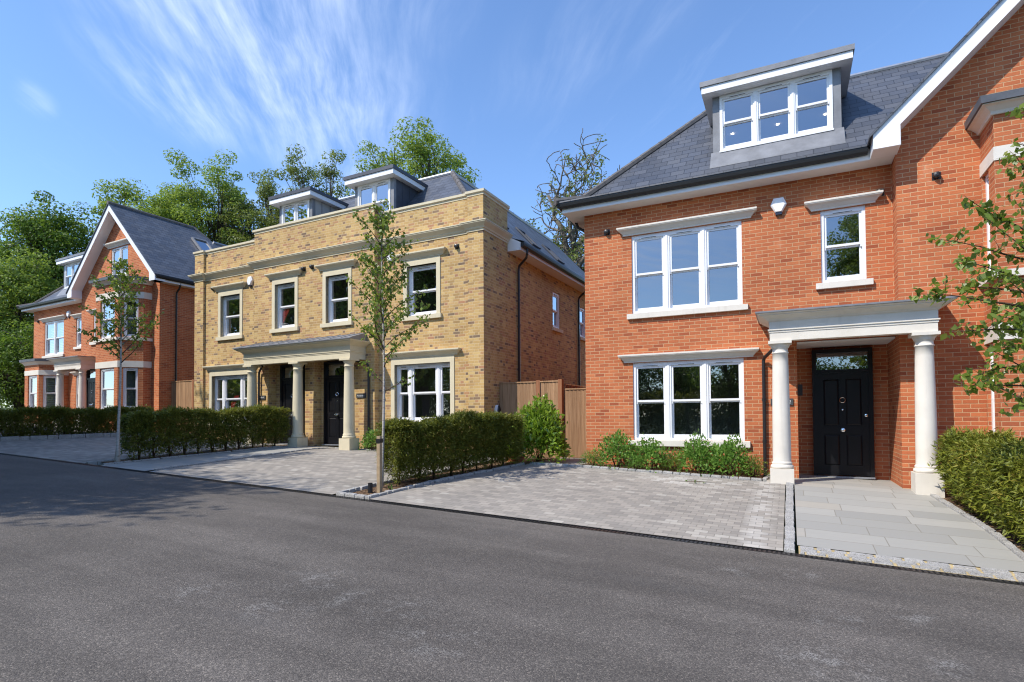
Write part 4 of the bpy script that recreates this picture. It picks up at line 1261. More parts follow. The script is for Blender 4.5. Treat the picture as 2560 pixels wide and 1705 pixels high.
def hedge(label, p0, p1, width, height, mat, n, leaf=.05, seed=1, ragged=.04, bare=.28):
    global RNG
    RNG = np.random.default_rng(seed); random.seed(seed)
    P0, P1 = Vector((*p0, 0)), Vector((*p1, 0)); L = (P1 - P0).length; d = (P1 - P0) / L; nn = Vector((-d.y, d.x, 0))
    mx = (P0 + P1) / 2
    o = thing('yew_hedge', label, 'hedge', (mx.x, mx.y, G(mx.x, mx.y)), 0)
    k = min(60, max(4, int(L / .36)))
    # volume sampled in (along, across, up), denser towards the skin
    m = int(n * 2.2)
    t = RNG.random(m) * L; h = RNG.random(m) ** .85
    skin = RNG.random(m) < .72
    across = np.where(skin, np.sign(RNG.random(m) - .5) * (1 - np.abs(RNG.normal(0, .10, m))), RNG.uniform(-1, 1, m))
    topm = RNG.random(m) < .22
    h = np.where(topm, 1 - np.abs(RNG.normal(0, .05, m)), h)
    across = np.where(topm, RNG.uniform(-1, 1, m), across)
    endm = RNG.random(m) < .10
    t = np.where(endm, np.where(RNG.random(m) < .5, 0., L) + RNG.normal(0, .05, m), t)
    pl = (t / L * k) % 1.0 - .5                                   # place within the single plant
    wob = .06 * np.sin(t * 5.1 + seed) + .05 * np.sin(t * 11.3 + 2 * h * 4 + seed) + .05 * np.sin(h * 13 + t * 3)
    wf = np.clip(.42 + .62 * np.clip(h / .42, 0, 1) ** .8, 0, 1) * (1 - .25 * np.clip((h - .85) / .15, 0, 1) ** 2)
    wf = wf * (1 - .16 * (np.abs(pl) * 2) ** 2) + wob
    hh = height * (1 + .04 * np.sin(t * 2.7 + seed) + .03 * np.sin(t * 7.9) - .05 * (np.abs(pl) * 2) ** 3)
    keep = RNG.random(m) < np.clip((h - .02) / bare, .05, 1) * np.where((h < bare * 1.3) & (np.abs(pl) > .28), .25, 1.)
    sel = np.where(keep)[0][:n]
    t, h, across, wf, hh = t[sel], h[sel], across[sel], wf[sel], hh[sel]
    m = len(sel)
    loc = np.stack([t, across * width / 2 * wf, h * hh], 1) + RNG.normal(0, ragged, (m, 3)) * np.array([1, .8, .5])
    D = np.array([d.x, d.y, 0]); N = np.array([nn.x, nn.y, 0])
    gz = np.array([G(P0.x + d.x * a, P0.y + d.y * a) for a in t])
    C = loc[:, :1] * D + loc[:, 1:2] * N
    C[:, 0] += P0.x - o.location.x; C[:, 1] += P0.y - o.location.y
    C[:, 2] = loc[:, 2] + gz - o.location.z
    outw = N * np.sign(across)[:, None] * (np.abs(across) > .5)[:, None] + np.array([0, 0, .35]) + D * ((t < .1) * -1. + (t > L - .1) * 1.)[:, None]
    ax = unit(outw + RNG.normal(0, .55, (m, 3)))
    # each spray: a few flat shoots fanned about its axis
    Cs, Ts, Bs = [], [], []
    for q in range(5):
        a = unit(ax + RNG.normal(0, .55, (m, 3)) + np.array([0, 0, -.15]))
        ln = leaf * RNG.uniform(.7, 1.35, (m, 1))
        up = unit(np.cross(a, RNG.normal(0, 1, (m, 3)) + np.array([0, 0, 0.])))
        flat = unit(np.cross(a, unit(np.array([0, 0, 1.]) + RNG.normal(0, .5, (m, 3)))))
        Cs.append(C + a * ln * 1.0 + RNG.normal(0, leaf * .55, (m, 3))); Ts.append(a * ln); Bs.append(flat * ln * .24)
    leaf_mesh('foliage', np.concatenate(Cs), np.concatenate(Ts), np.concatenate(Bs), mat, o)
    for i in range(k):
        a = (i + .5) / k * L + random.uniform(-.05, .05)
        bx, by = P0.x + d.x * a - o.location.x, P0.y + d.y * a - o.location.y
        bz = G(P0.x + d.x * a, P0.y + d.y * a) - o.location.z
        ln = []
        for j in range(4):
            e = (bx + random.uniform(-.16, .16), by + random.uniform(-.14, .14), bz + height * random.uniform(.5, .8))
            ln.append(([(bx, by, bz - .05), ((bx * 2 + e[0]) / 3 + random.uniform(-.02, .02), (by * 2 + e[1]) / 3, bz + height * .25), e], [.016, .012, .005]))
        tubes_obj('stem', ln, M['twig'], o, 5)
    return o

def shrub(label, base, r, h, n, mat, leaf, cat='shrub', name='shrub', group=None, upright=.4, seed=1, stems=7, aspect=.45):
    global RNG
    RNG = np.random.default_rng(seed); random.seed(seed)
    o = thing(name, label, cat, base, 0, group)
    u = rand_dirs(n); u[:, 2] = np.abs(u[:, 2]) * 1.7 - .78
    rad = RNG.random(n) ** .45
    lump = 1 + .22 * np.sin(u[:, 0] * 5 + seed) * np.cos(u[:, 1] * 4 + seed * 2) + .12 * np.sin(u[:, 2] * 9 + u[:, 0] * 7)
    C = u * rad[:, None] * lump[:, None] * np.array([r, r, h * .55]) + np.array([0, 0, h * .45])
    C += RNG.normal(0, r * .05, C.shape)
    C[:, 2] = np.maximum(C[:, 2], .015)
    a = unit(u * (1 - upright) + np.array([0, 0, upright]) + RNG.normal(0, .5, (n, 3)))
    ln = leaf * RNG.uniform(.6, 1.25, (n, 1))
    b = unit(np.cross(a, RNG.normal(0, 1, (n, 3))))
    leaf_mesh('foliage', C + a * ln, a * ln, b * ln * aspect, mat, o)
    L = []
    for i in range(stems):
        t = random.uniform(0, 6.28); e = (math.cos(t) * r * .7, math.sin(t) * r * .7, h * random.uniform(.5, .85))
        L.append(([(math.cos(t) * .03, math.sin(t) * .03, -.05), (e[0] * .4, e[1] * .4, e[2] * .55), e], [.009, .007, .003]))
    tubes_obj('stem', L, M['twig'], o, 5)
    return o

def birch(label, base, height, crown0, seed, nb=30, reach=.62, leaf=.033, per=46, lean=(0, 0), r0=.032, flare=False, droop=.0, group=None, extra=()):
    global RNG
    RNG = np.random.default_rng(seed); random.seed(seed)
    o = thing('young_birch_tree', label, 'tree', base, 0, group)
    pts = []; rad = []
    for i in range(13):
        t = i / 12
        pts.append((lean[0] * t + .03 * math.sin(t * 5 + seed), lean[1] * t + .025 * math.cos(t * 4 + seed), height * t * 1.0 - (.08 if i == 0 else 0)))
        rad.append((r0 * (1 - t) ** .75 + .004) * (1.0 + (1.1 * max(0, 1 - t * 14) if flare else .25 * max(0, 1 - t * 14))))
    tr = tubes_obj('trunk', [(pts, rad)], M['birchbark'], o, 10)
    at = lambda z: Vector(pts[min(11, int(z / height * 12))]).lerp(Vector(pts[min(12, int(z / height * 12) + 1)]), (z / height * 12) % 1)
    br = []; C = []; A = []
    spec = []
    for i in range(nb):
        f = (i + random.random()) / nb
        z = crown0 + (height * .97 - crown0) * f
        az = i * 2.4 + random.uniform(-.5, .5)
        ln = reach * (1.05 - .80 * f ** 1.15) * random.uniform(.7, 1.25)
        spec.append((z, az, ln, random.uniform(.75, 1.25) + .35 * f, 1.))
    for z, az, ln, up, dn in extra: spec.append((z, az, ln, up, dn))
    for z, az, ln, up, dn in spec:
        p = at(z); d = Vector((math.cos(az), math.sin(az), up)).normalized()
        line = [p.copy()]; L = ln * (1 + up * .55); n = 7
        for j in range(n):
            d = (d + Vector((random.uniform(-.14, .14), random.uniform(-.14, .14), random.uniform(-.12, .06) - droop))).normalized()
            p = p + d * (L / n); line.append(p.copy())
        br.append((line, [.0085 * (1 - j / n) * (.6 + ln) + .0018 for j in range(n + 1)]))
        k = int(per * (.35 + ln) * dn)
        for j in range(k):
            s = random.random() ** .75 * n * .9 + n * .1
            i0 = min(n - 1, int(s)); q = line[i0].lerp(line[i0 + 1], s - i0)
            C.append(q); A.append(d)
        # side twigs
        for j in range(int(3 + 3 * ln)):
            s = random.uniform(2, n - .5); i0 = int(s); q = line[i0].lerp(line[i0 + 1], s - i0)
            td = Vector((random.uniform(-1, 1), random.uniform(-1, 1), random.uniform(-.3, .8))).normalized(); tl = random.uniform(.10, .26) * (.6 + .5 * ln)
            e = q + td * tl
            br.append(([q, q.lerp(e, .5) + Vector((0, 0, .01)), e], [.0035, .0025, .0012]))
            for m_ in range(int(per * .16 * dn)):
                C.append(q.lerp(e, random.uniform(.25, 1.05))); A.append(td)
    tubes_obj('branches', br, M['twig'], o, 5)
    C = np.array(C); n = len(C)
    C = C + RNG.normal(0, .030, (n, 3))
    a = unit(RNG.normal(0, .7, (n, 3)) + np.array([0, 0, -.55]))
    l = leaf * RNG.uniform(.6, 1.2, (n, 1))
    b = unit(np.cross(a, RNG.normal(0, 1, (n, 3))))
    leaf_mesh('crown', C + a * l, a * l, b * l * .72, M['birchleaf'], o)
    return o

def big_tree(name, label, base, height, rx, crown0, mat, seed, clumps=150, per=95, leaf=.17, spread=.55, group=None, ry=None, bark='bark', trunk_r=.3, lumps=5, even=True):
    global RNG
    RNG = np.random.default_rng(seed); random.seed(seed)
    ry = ry or rx
    leaf *= .66; per = int(per * 1.9); spread *= 1.08
    o = thing(name, label, 'tree', base, 0, group)
    # the crown is several domes of clumps on forked limbs
    domes = []
    for i in range(lumps):
        a = i * 2 * math.pi / lumps + random.uniform(-.5, .5); f = random.uniform(.25, .62)
        domes.append((math.cos(a) * rx * f, math.sin(a) * ry * f, crown0 + (height - crown0) * random.uniform(.35, .72), random.uniform(.42, .62)))
    domes.append((0, 0, crown0 + (height - crown0) * .66, .62))
    H = height - crown0
    lines = []; cl = []
    fork = Vector((0, 0, crown0 * .75))
    lines.append(([Vector((0, 0, -.3)), Vector((.05, .02, crown0 * .4)), fork], [trunk_r * 1.25, trunk_r, trunk_r * .85]))
    tops = []
    for dx, dy, dz, s in domes:
        e = Vector((dx, dy, dz)); m = fork.lerp(e, .5) + Vector((random.uniform(-.4, .4), random.uniform(-.4, .4), .5))
        lines.append(([fork, m, e], [trunk_r * .7, trunk_r * .45, trunk_r * .2]))
        tops.append((e, s))
    cz = crown0 + H * .46
    for i in range(clumps):
        e, s = tops[i % len(tops)]
        u = rand_dirs(1)[0]; rr = RNG.uniform(.45, 1.0)
        if even and i % 5 < 3:
            q = RNG.uniform(.62, .97) * (1 + .10 * math.sin(u[0] * 6 + seed) + .08 * math.sin(u[1] * 7 + u[2] * 5))
            c = Vector((u[0] * rx * q, u[1] * ry * q, cz + u[2] * H * .52 * q)); e = min((t[0] for t in tops), key=lambda t: (t - c).length)
        else: c = Vector((e.x + u[0] * rx * s * rr, e.y + u[1] * ry * s * rr, e.z + u[2] * H * .40 * rr * (1. if u[2] > 0 else .9)))
        if c.z > height: c.z = height - random.uniform(0, .5)
        cl.append(c)
        m = e.lerp(c, .5) + Vector((random.uniform(-.25, .25), random.uniform(-.25, .25), random.uniform(-.15, .35)))
        lines.append(([e.lerp(fork, random.uniform(0, .35)), m, c], [trunk_r * .15, trunk_r * .09, .015]))
    mb = MB()
    for p, r in lines: mb.tube(p, r, 6)
    mb.build('trunk', M[bark], o, smooth=True, uv_on=False)
    cl = np.array(cl)
    n = clumps * per
    ci = np.repeat(np.arange(clumps), per)
    sz = RNG.uniform(.6, 1.35, clumps)[ci][:, None] * spread
    off = RNG.normal(0, 1, (n, 3)); off = off / np.maximum(1, np.linalg.norm(off, axis=1, keepdims=True) / 1.5)
    C = cl[ci] + off * sz * np.array([1., 1., .62])
    a = unit(RNG.normal(0, 1, (n, 3)) + np.array([0, 0, -.2]))
    nr = unit(off * np.array([.6, .6, .5]) + np.array([0, 0, .7]) + RNG.normal(0, .55, (n, 3)))
    a = unit(a - nr * np.sum(a * nr, 1, keepdims=True))
    b = unit(np.cross(nr, a))
    l = leaf * RNG.uniform(.55, 1.25, (n, 1))
    leaf_mesh('crown', C, a * l, b * l * .55, mat, o)
    return o

def bare_oak(label, base, height, seed):
    global RNG
    RNG = np.random.default_rng(seed); random.seed(seed)
    o = thing('bare_oak_tree', label, 'tree', base, 0)
    lines = []; tips = []
    def grow(p, d, L, r, depth):
        n = 7; line = [p.copy()]; rad = [r]
        for j in range(n):
            d = (d + Vector((random.uniform(-.5, .5), random.uniform(-.5, .5), random.uniform(-.24, .30)))).normalized()
            p = p + d * (L / n); line.append(p.copy()); rad.append(max(.024, r * (1 - .62 * (j + 1) / n)))
            if depth > 0 and j >= 1 and random.random() < (.62 if depth > 1 else .7):
                q = Vector((random.uniform(-1, 1), random.uniform(-1, 1), random.uniform(-.3, .9)))
                q = (q - d * q.dot(d)).normalized()
                grow(p.copy(), (d * random.uniform(.3, .8) + q).normalized(), L * random.uniform(.42, .66), max(.03, rad[-1] * .62), depth - 1)
        lines.append((line, rad))
        if depth == 0: tips.append(line[-1]); tips.append(line[-3])
    top = Vector((.2, .1, height * .50))
    lines.append(([Vector((0, 0, -.3)), Vector((.1, 0, height * .25)), top], [.6, .46, .34]))
    for i in range(9):
        a = i * 2.4 + random.uniform(-.3, .3); f = i / 9
        p = Vector((.1 + .1 * f, .05, height * (.36 + .13 * f)))
        grow(p, Vector((math.cos(a), math.sin(a), random.uniform(.35, .9) + .5 * f)).normalized(), height * random.uniform(.20, .26), .21, 3)
    for q in (Vector((-.15, 0, 1)), Vector((.3, .1, 1)), Vector((.05, -.3, 1))):
        grow(top.copy(), q.normalized(), height * .30, .25, 3)
    mb = MB()
    for p, r in lines:
        if max(q.z for q in p) < height * 1.0: mb.tube(p, r, 5)
    mb.build('trunk', M['oldbark'], o, smooth=True, uv_on=False)
    tips = [t for t in tips if random.random() < .15 and t.z < height]
    T = np.array([tuple(t) for t in tips]); per = 22
    C = np.repeat(T, per, 0) + RNG.normal(0, .20, (len(T) * per, 3)); n = len(C)
    a = rand_dirs(n); b = unit(np.cross(a, rand_dirs(n))); l = .10 * RNG.uniform(.6, 1.3, (n, 1))
    leaf_mesh('leaves', C, a * l, b * l * .6, M['hollyleaf'], o)
    return o

def copy_thing(src, loc, rz, label, group=None, scale=1.):
    r = src.copy(); COL.objects.link(r); r.location = loc; r.rotation_euler = (0, 0, rz); r.scale = (scale,) * 3
    r['label'] = label
    if group: r['group'] = group
    for c in src.children:
        k = c.copy(); COL.objects.link(k); k.parent = r
    return r

# ------------------------------------------------------------------ fences
def board_fence(name, label, p0, p1, z0, z1, post_s, mat='fence', group=None, cat='fence', cap=True, post_h=.06, bw=.105):
    o = thing(name, label, cat, ((p0[0] + p1[0]) / 2, (p0[1] + p1[1]) / 2, z0), 0, group)
    ox, oy = o.location.x, o.location.y
    pl = Pl((p0[0] - ox, p0[1] - oy), (p1[0] - ox, p1[1] - oy))
    H = z1 - z0
    mb = MB(); s = 0
    while s < pl.L - .02:
        e = min(pl.L, s + bw)
        A = [pl.P(s, .032, 0), pl.P(e - .010, .014, 0), pl.P(e - .010, .0, 0), pl.P(s, .0, 0)]
        mb.hexa(A + [(x, y, H) for x, y, _ in A]); s = e
    mb.build('boards', M[mat], o)
    if cap:
        c = MB(); pbox(c, pl, 0, pl.L, -.02, .045, H, H + .035); c.build('capping_rail', M['fence'], o)
    for s in post_s:
        q = MB(); pbox(q, pl, s - .055, s + .055, -.09, .05, -.1, H + post_h)
        q.build('post', M['post'], o)
    return o
# ------------------------------------------------------------------ assemble
ground()
A = red_house('A', (-4.29, 12.70, 0), 0., 'nearest red brick house with triple sash windows and white columned porch at the right')
Bh, pL, pC, sW2, sG1 = yellow_house((-7.225, 13.083, 0), R(-1.25))
Ch = red_house('C', (-36.149, 15.776, 1.03), R(-2.5), 'far red brick house at the left with shuttered windows and a steep white gable')
bpy.context.view_layer.update()
window_sign(Bh, pC, None, -.194, -7.64 + 8.76, 4.72, 1.08, 'red triangular board with white letters inside the first floor window left of the porch centre')
window_sign(Bh, pL, None, -.194, -10.45 + 11.62, 1.84, 1.10, 'red triangular board with white letters inside the left ground floor yellow house window')

# fences between the houses
gz = G(-5.5, 13.9)
board_fence('timber_fence', 'upright larch board fence with thick posts between the yellow house and the gate', (-7.19, 13.95), (-5.36, 13.90), gz - .1, gz + 1.98, [1.17, 1.80], cap=True)
board_fence('garden_gate', 'low larch board gate beside the corner of the near red house', (-5.26, 13.93), (-4.36, 13.93), gz + .0, gz + 1.76, [], cap=True, cat='gate')
board_fence('side_fence', 'red brown stained boundary fence running back behind the gate', (-5.33, 14.02), (-5.33, 23.), gz - .1, gz + 1.93, [3., 6.], mat='post', cap=False)
gz2 = G(-22.4, 15.4)
board_fence('timber_fence', 'pale larch board fence between the far red house and the yellow house', (-23.70, 15.36), (-19.4, 15.25), gz2 - .25, gz2 + 2.02 + .12, [1.50], cap=True)

# hedges
hedge('clipped dark green yew hedge between the near driveway and the yellow house driveway', (-6.70, 8.55), (-5.68, 11.50), .64, 1.16, M['yew'], 15000, .036, 3, bare=.17)
hedge('clipped yew hedge along the flagged path of the yellow house', (-14.30, 8.25), (-13.85, 12.30), .64, 1.13, M['yew'], 11000, .042, 5, bare=.20)
hedge('long dark yew hedge on a raised kerb at the far left', (-22.95, 8.0), (-21.45, 13.0), .64, .95, M['yew'], 12000, .046, 8, bare=.10)
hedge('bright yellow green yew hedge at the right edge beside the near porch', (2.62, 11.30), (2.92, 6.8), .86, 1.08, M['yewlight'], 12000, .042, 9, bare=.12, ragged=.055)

# shrubs in the beds
shrub('glossy light green laurel bush against the timber fence', (-5.40, 12.45, G(-5.4, 12.45)), .70, 1.44, 4600, M['laurel'], .072, name='laurel_bush', cat='bush', seed=4, aspect=.40, upright=.5, stems=10)
bed = [(-3.95, .30, .34, 'feathery pale fern at the left end of the bed by the gate', 'fern', 1100, .028, .16), (-3.42, .46, .80, 'leafy green shrub at the left under the ground floor window', 'shrub', 1700, .036, .5),
       (-2.72, .44, .66, 'second leafy green shrub from the left under the ground floor window', 'shrub', 1500, .036, .5), (-2.18, .30, .46, 'small olive green shrub in the middle of the bed', 'shrub', 800, .026, .4),
       (-1.72, .46, .78, 'tallest leafy green shrub under the right half of the window', 'shrub', 1700, .036, .5), (-1.12, .46, .76, 'broad leafy green shrub at the right end of the window', 'shrub', 1700, .036, .5), (-.68, .28, .46, 'small olive green bush next to the porch downpipe', 'shrub', 900, .022, .4), (-2.95, .28, .32, 'low feathery fern at the front of the bed between two shrubs', 'fern', 900, .026, .16)]
for i, (x, r, h, lab, kind, n, lf, asp) in enumerate(bed):
    y = 12.22 if kind != 'fern' else 12.05
    shrub(lab, (x, y, G(x, y)), r, h, n, M['shrub'] if 'olive' not in lab else M['birchleaf'], lf, name=kind, cat=kind, group='shrubs in the window bed' if kind == 'shrub' else 'ferns in the window bed', seed=20 + i, aspect=asp, upright=.55, stems=8)
shrub('small bright green shrub at the foot of the yellow house by the porch', (-10.75, 12.86, G(-10.75, 12.86)), .38, .58, 900, M['shrub'], .036, seed=41, aspect=.5)
shrub('yellowish shrub showing above the far hedge before the far bay window', (-22.6, 13.55, G(-22.6, 13.5)), .45, 1.05, 700, M['birchleaf'], .05, seed=42, aspect=.5)
shrub('tiny green weed at the foot of the timber stake', (-6.40, 8.14, G(-6.4, 8.14) - .02), .07, .12, 40, M['shrub'], .022, name='weed', cat='weed', seed=43)

# young birches in the front strips
birch('slim white stemmed birch before the yellow house porch, tied to a timber stake', (-6.74, 8.31, G(-6.74, 8.31)), 5.15, 2.35, 12, nb=42, reach=.72, leaf=.036, per=46, lean=(.0, .05), r0=.025, group='young birches along the street',
      extra=[(1.75, .55, .55, .65, .5), (1.9, 3.5, .45, .9, .5), (2.2, 5.6, .75, .5, .7)])
birch('pale stemmed birch with flared foot before the far red house', (-14.04, 7.84, G(-14.04, 7.84)), 4.75, 2.3, 17, nb=36, reach=.70, leaf=.038, per=40, r0=.030, flare=True, group='young birches along the street')
birch('near birch reaching its leafy branches in from the right edge', (2.62, 8.35, G(2.6, 8.35)), 5.2, 1.5, 23, nb=36, reach=.75, leaf=.046, per=30, group='young birches along the street', droop=.02,
      extra=[(2.75, 3.45, 1.32, .25, 1.2), (3.0, 3.75, 1.10, .35, 1.2), (2.55, 3.2, 1.0, .20, 1.2), (3.3, 3.4, .95, .45, 1.2), (2.2, 3.6, .85, .05, 1.1), (2.6, 4.0, .95, .25, 1.2), (3.6, 3.5, .8, .6, 1.2), (2.4, 3.8, .9, .15, 1.2), (1.95, 3.1, .75, .05, 1.0), (2.95, 3.0, .9, .4, 1.1), (1.75, 3.7, .55, -.05, .8)])
st = thing('timber_stake', 'weathered square timber stake with a black rubber tie beside the near birch', 'stake', (-6.53, 7.99, G(-6.53, 7.99)))
mb = MB(); mb.box(-.034, .034, -.034, .034, -.2, .98); mb.build('stake', M['stake'], st)
mb = MB(); mb.box(-.046, .046, -.046, .046, .86, .93); mb.tube([(0, .03, .895), (-.12, .22, .895), (-.21, .36, .895)], .014, 6); mb.build('rubber_tie', M['plastic'], st)
ip = MB(); ip.lathe((0, 0), [(0, -.1), (.042, -.1), (.042, .16), (.036, .16), (.036, .05), (0, .05)], 12)
o = ip.build('irrigation_pipe', M['plastic']); o.location = (-6.66, 7.90, G(-6.6, 7.9)); tag(o, 'short black plastic watering pipe standing in the bark beside the stake', 'pipe')

# trees behind the houses
GR = 'tall trees behind the houses'
T = {}
def tr(k, *a, **kw): T[k] = big_tree(*a, **kw)
gb = lambda x, y: (x, y, G(x, y))
tr('a', 'dark_broadleaf_tree', 'dense dark green tree rising behind the left end of the far red house', gb(-49.0, 22.6), 16.0, 3.9, 4.0, M['oakleaf'], 31, clumps=240, per=100, leaf=.17, spread=.62, group=GR)
tr('b', 'broadleaf_tree', 'lighter green tree low at the left edge in front of the dense dark tree', gb(-44.6, 18.8), 10.6, 3.2, 1.2, M['limeleaf'], 32, clumps=170, per=90, leaf=.15, spread=.55, group=GR)
tr('c', 'broadleaf_tree', 'fresh green tree directly behind the steep white gable', gb(-50.0, 29.6), 20.2, 4.2, 7., M['limeleaf'], 33, clumps=190, per=90, leaf=.17, spread=.55, group=GR)
tr('d', 'broadleaf_tree', 'tallest fresh green tree between the far red house and the yellow house', gb(-44.4, 31.3), 21.6, 5.0, 7., M['limeleaf'], 34, clumps=250, per=90, leaf=.17, spread=.55, group=GR)
tr('e', 'broadleaf_tree', 'narrow thin leaved tree left of the first grey dormer', gb(-39.0, 33.8), 21.3, 3.8, 8., M['hollyleaf'], 35, clumps=190, per=95, leaf=.15, spread=.45, group=GR)
tr('f', 'broadleaf_tree', 'sparse olive green tree seen between the two grey dormers', gb(-33.4, 33.4), 20.8, 3.0, 9., M['hollyleaf'], 36, clumps=150, per=80, leaf=.15, spread=.42, group=GR)
tr('g', 'broadleaf_tree', 'large round crowned tree behind the right dormer of the yellow house', gb(-24.0, 34.4), 21.9, 4.8, 11., M['limeleaf'], 37, clumps=190, per=85, leaf=.16, spread=.52, group=GR, lumps=7)
tr('h', 'dark_broadleaf_tree', 'dark shaded undergrowth tree at the left end of the far hedge', gb(-40.6, 17.3), 5.8, 2.3, .2, M['oakleaf'], 38, clumps=90, per=90, leaf=.13, spread=.5, group=GR)
bare_oak('gnarled half bare oak rising behind the gap between the yellow and near red houses', gb(-12.6, 33.6), 19.4, 51)
# trees on the other side of the road, seen only mirrored in the glass and by their shade on the road
RG = 'trees across the road behind the viewer'
back = [('a', -18.6, 1.2, .0, .70), ('b', -22.5, 3.0, 1., 1.20), ('b', -27.5, 3.8, 2.2, 1.22), ('a', -32.5, 5.0, .9, .66), ('b', -16.4, -1.6, 2., 1.08), ('d', -15.0, -8.5, .9, .52), ('d', 5.5, -17., 2., .74), ('c', -33., -18., 1., .66), ('d', -41., -17.5, 3., .62), ('g', -27., -19., 2., .55), ('g', -18., -20., .5, .46), ('a', -7., -19., 4., .42), ('c', 13., -16., 4., .55), ('b', -1., -18., 3., .85), ('b', -12., -18., 5., .85), ('a', 20., -15., 2., .55)]
hedge('tall dark hedge on the far side of the road behind the viewer', (-62., -11.6), (28., -11.6), 1.3, 2.7, M['yew'], 16000, .16, 61, ragged=.12, bare=.02)
for i in range(22):
    back.append(('h', -72 + i * 4.6, -13.5 - (i % 3), i * 1.3, 1.05 + .25 * (i % 2)))
for i, (k, x, y, rz, s) in enumerate(back):
    copy_thing(T[k], (x, y, G(x, y)), rz, 'green tree across the road behind the viewer, reflected in the windows', RG, s)

yl = thing('fallen_leaf', 'small yellow leaf lying on the road in the near right foreground', 'leaf', (.93, 3.02, G(.93, 3.02) + .004))
leaf_mesh('blade', np.array([[0., 0, .004]]), np.array([[.018, .008, .003]]), np.array([[-.005, .011, .0]]), plain('yellow_leaf', (.62, .55, .05), .6), yl)
# fallen twig and a few leaves on the near driveway
tw = thing('fallen_twig', 'dark fallen twig with leaves lying on the near driveway', 'twig', (-1.55, 11.1, G(-1.55, 11.1) + .006))
tubes_obj('stem', [([(-.22, .02, .01), (-.05, 0, .02), (.12, .03, .012)], [.004, .005, .003])], M['twig'], tw, 5)
RNG = np.random.default_rng(3)
C = np.stack([RNG.uniform(-.28, .2, 14), RNG.uniform(-.12, .14, 14), RNG.uniform(.008, .03, 14)], 1)
a = unit(RNG.normal(0, 1, (14, 3)) * np.array([1, 1, .25])); b = unit(np.cross(a, np.array([0, 0, 1.]) + RNG.normal(0, .3, (14, 3))))
leaf_mesh('leaves', C, a * .035, b * .022, M['oakleaf'], tw)
be = MB()
for i in range(2): be.box(-.22 + i * .225, -.005 + i * .225, -.05, .05, -.05, .13)
o = be.build('brick_edging', M['red']); o.location = (-5.80, 11.98, G(-5.8, 12.) + .0); tag(o, 'two red bricks edging the soil in front of the laurel bush', 'brick edging')

# ------------------------------------------------------------------ light, sky, camera
sun_dir = Vector((-.70, -1.0, 1.36)).normalized()
ld = bpy.data.lights.new('sun', 'SUN'); ld.energy = 3.3; ld.angle = R(.53); ld.color = (1., .935, .835)
lo = bpy.data.objects.new('sun', ld); link(lo); lo.rotation_euler = (-sun_dir).to_track_quat('-Z', 'Y').to_euler(); lo.location = (-20, -30, 40)
W = bpy.data.worlds.new('World'); SC.world = W; W.use_nodes = True
s = NT('world', W)
sky = s.n('ShaderNodeTexSky'); sky.sky_type = 'NISHITA'; sky.sun_disc = False
sky.sun_elevation = math.asin(sun_dir.z); sky.sun_rotation = math.atan2(sun_dir.x, sun_dir.y)
sky.air_density = 1.1; sky.dust_density = .35; sky.ozone_density = 3.0; sky.altitude = 60
gen = s.n('ShaderNodeTexCoord').outputs['Generated']
X, Y, Z = s.sep(gen)[0:3]
zc = s.m('MAXIMUM', Z, .04)
u, v = s.m('DIVIDE', X, zc), s.m('DIVIDE', Y, zc)
# high cirrus: long fibres on a plane overhead
def rot(a): 
    return s.m('ADD', s.m('MULTIPLY', u, math.cos(a)), s.m('MULTIPLY', v, math.sin(a))), s.m('SUBTRACT', s.m('MULTIPLY', v, math.cos(a)), s.m('MULTIPLY', u, math.sin(a)))
p, q = rot(R(128))
warp = s.m('MULTIPLY', s.m('SUBTRACT', s.noise(s.vec(p, q), 1.6, 3.), .5), .13)
fib = s.noise(s.vec(s.m('MULTIPLY', p, .9), s.m('MULTIPLY', s.m('ADD', q, warp), 6.5)), 1.9, 8., .66)
puff = s.noise(s.vec(p, q, 4.), 2.1, 4., .55)
def blob(cx, cy, ang, a, b):
    dx, dy = s.m('SUBTRACT', u, cx), s.m('SUBTRACT', v, cy)
    e = s.m('DIVIDE', s.m('ADD', s.m('MULTIPLY', dx, math.cos(ang)), s.m('MULTIPLY', dy, math.sin(ang))), a)
    f = s.m('DIVIDE', s.m('SUBTRACT', s.m('MULTIPLY', dy, math.cos(ang)), s.m('MULTIPLY', dx, math.sin(ang))), b)
    return s.range(s.m('SQRT', s.m('ADD', s.m('MULTIPLY', e, e), s.m('MULTIPLY', f, f))), 1., .15, 0., 1., True)
band = blob(-1.28, 1.12, R(112), .98, .50)
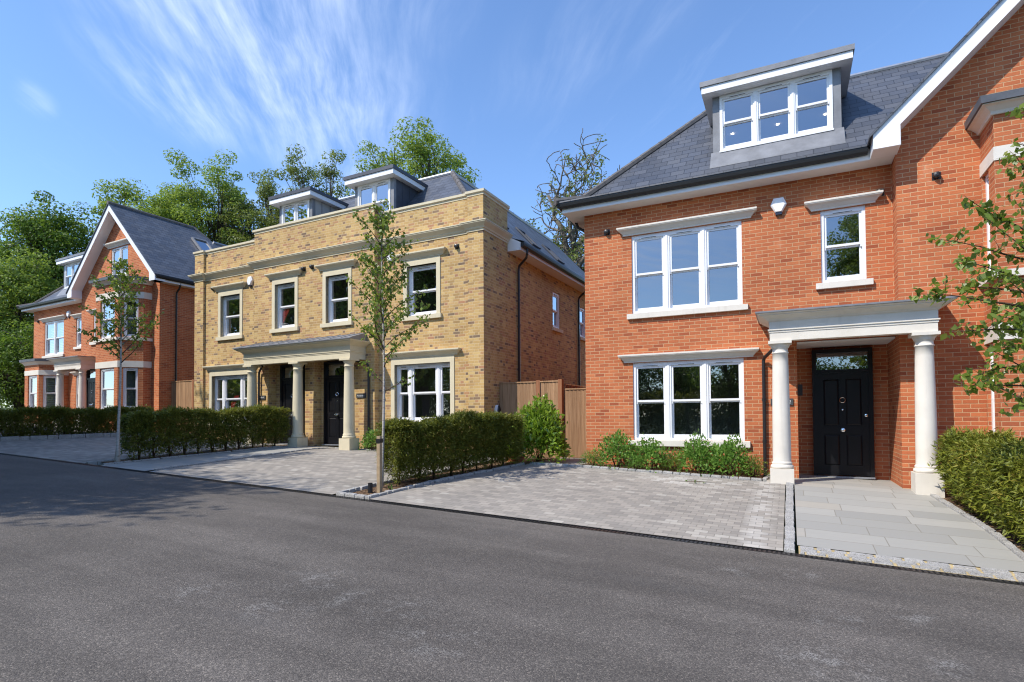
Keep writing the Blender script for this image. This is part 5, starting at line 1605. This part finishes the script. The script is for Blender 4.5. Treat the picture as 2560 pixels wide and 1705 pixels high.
for bb in ((-1.68, 1.12, R(118), .5, .26), (-.6, -3.7, R(80), 1.8, 1.2), (-1.6, 1.75, R(100), .75, .33), (-.95, .75, R(100), .7, .5), (-.5, 1.45, R(150), .5, .25), (-2.1, .92, R(150), .16, .07), (-1.9, 1.9, R(20), .5, .2), (.4, -1.2, R(60), 1.2, .6), (-.7, -1.4, R(120), 1., .5)):
    k = blob(*bb); band = s.m('MAXIMUM', band, s.m('MULTIPLY', k, {-.5: .2, -2.1: .45}.get(bb[0], .8)))
dens = s.m('MULTIPLY', s.range(s.m('ADD', s.m('MULTIPLY', fib, .72), s.m('MULTIPLY', puff, .28)), .33, .74, 0., 1., True), band)
dens = s.m('ADD', dens, s.m('MULTIPLY', s.range(fib, .55, .75, 0., .10), s.range(puff, .45, .65)), None, True)
dens = s.m('MULTIPLY', dens, s.range(Z, .04, .2))
SKYC = (1., 1., 1.)
tint = s.mix(1., sky.outputs[0], (.84, .96, 1.12), 'MULTIPLY')
skyc = s.mix(s.m('MULTIPLY', dens, .44), tint, (6.3, 6.9, 7.9))
bg = s.n('ShaderNodeBackground', {'Strength': .145}); s.put(bg.inputs[0], skyc)
ow = s.n('ShaderNodeOutputWorld'); s.t.links.new(bg.outputs[0], ow.inputs[0])

cam = bpy.data.cameras.new('camera'); co = bpy.data.objects.new('camera', cam); link(co)
cam.sensor_fit = 'HORIZONTAL'; cam.sensor_width = 36.; cam.lens = 1418.6 / 2560 * 36; cam.shift_y = (1012.4 - 852.5) / 2560; cam.clip_end = 2000.; cam.clip_start = .05
yaw, pitch, roll = .4555, .0236, -.0063
fw = Vector((-math.sin(yaw) * math.cos(pitch), math.cos(yaw) * math.cos(pitch), math.sin(pitch)))
rt = Vector((math.cos(yaw), math.sin(yaw), 0)); up = rt.cross(fw)
r2 = rt * math.cos(roll) + up * math.sin(roll); u2 = -rt * math.sin(roll) + up * math.cos(roll)
co.matrix_world = Matrix.Translation((0, 0, 1.6)) @ Matrix((r2, u2, -fw)).transposed().to_4x4()
SC.camera = co
SC.view_settings.view_transform = 'Standard'; SC.view_settings.look = 'None'; SC.view_settings.exposure = .68; SC.view_settings.gamma = 1.
SC.cycles.filter_width = 1.15; SC.cycles.max_bounces = 8; SC.cycles.transparent_max_bounces = 12; SC.cycles.caustics_reflective = False; SC.cycles.caustics_refractive = False
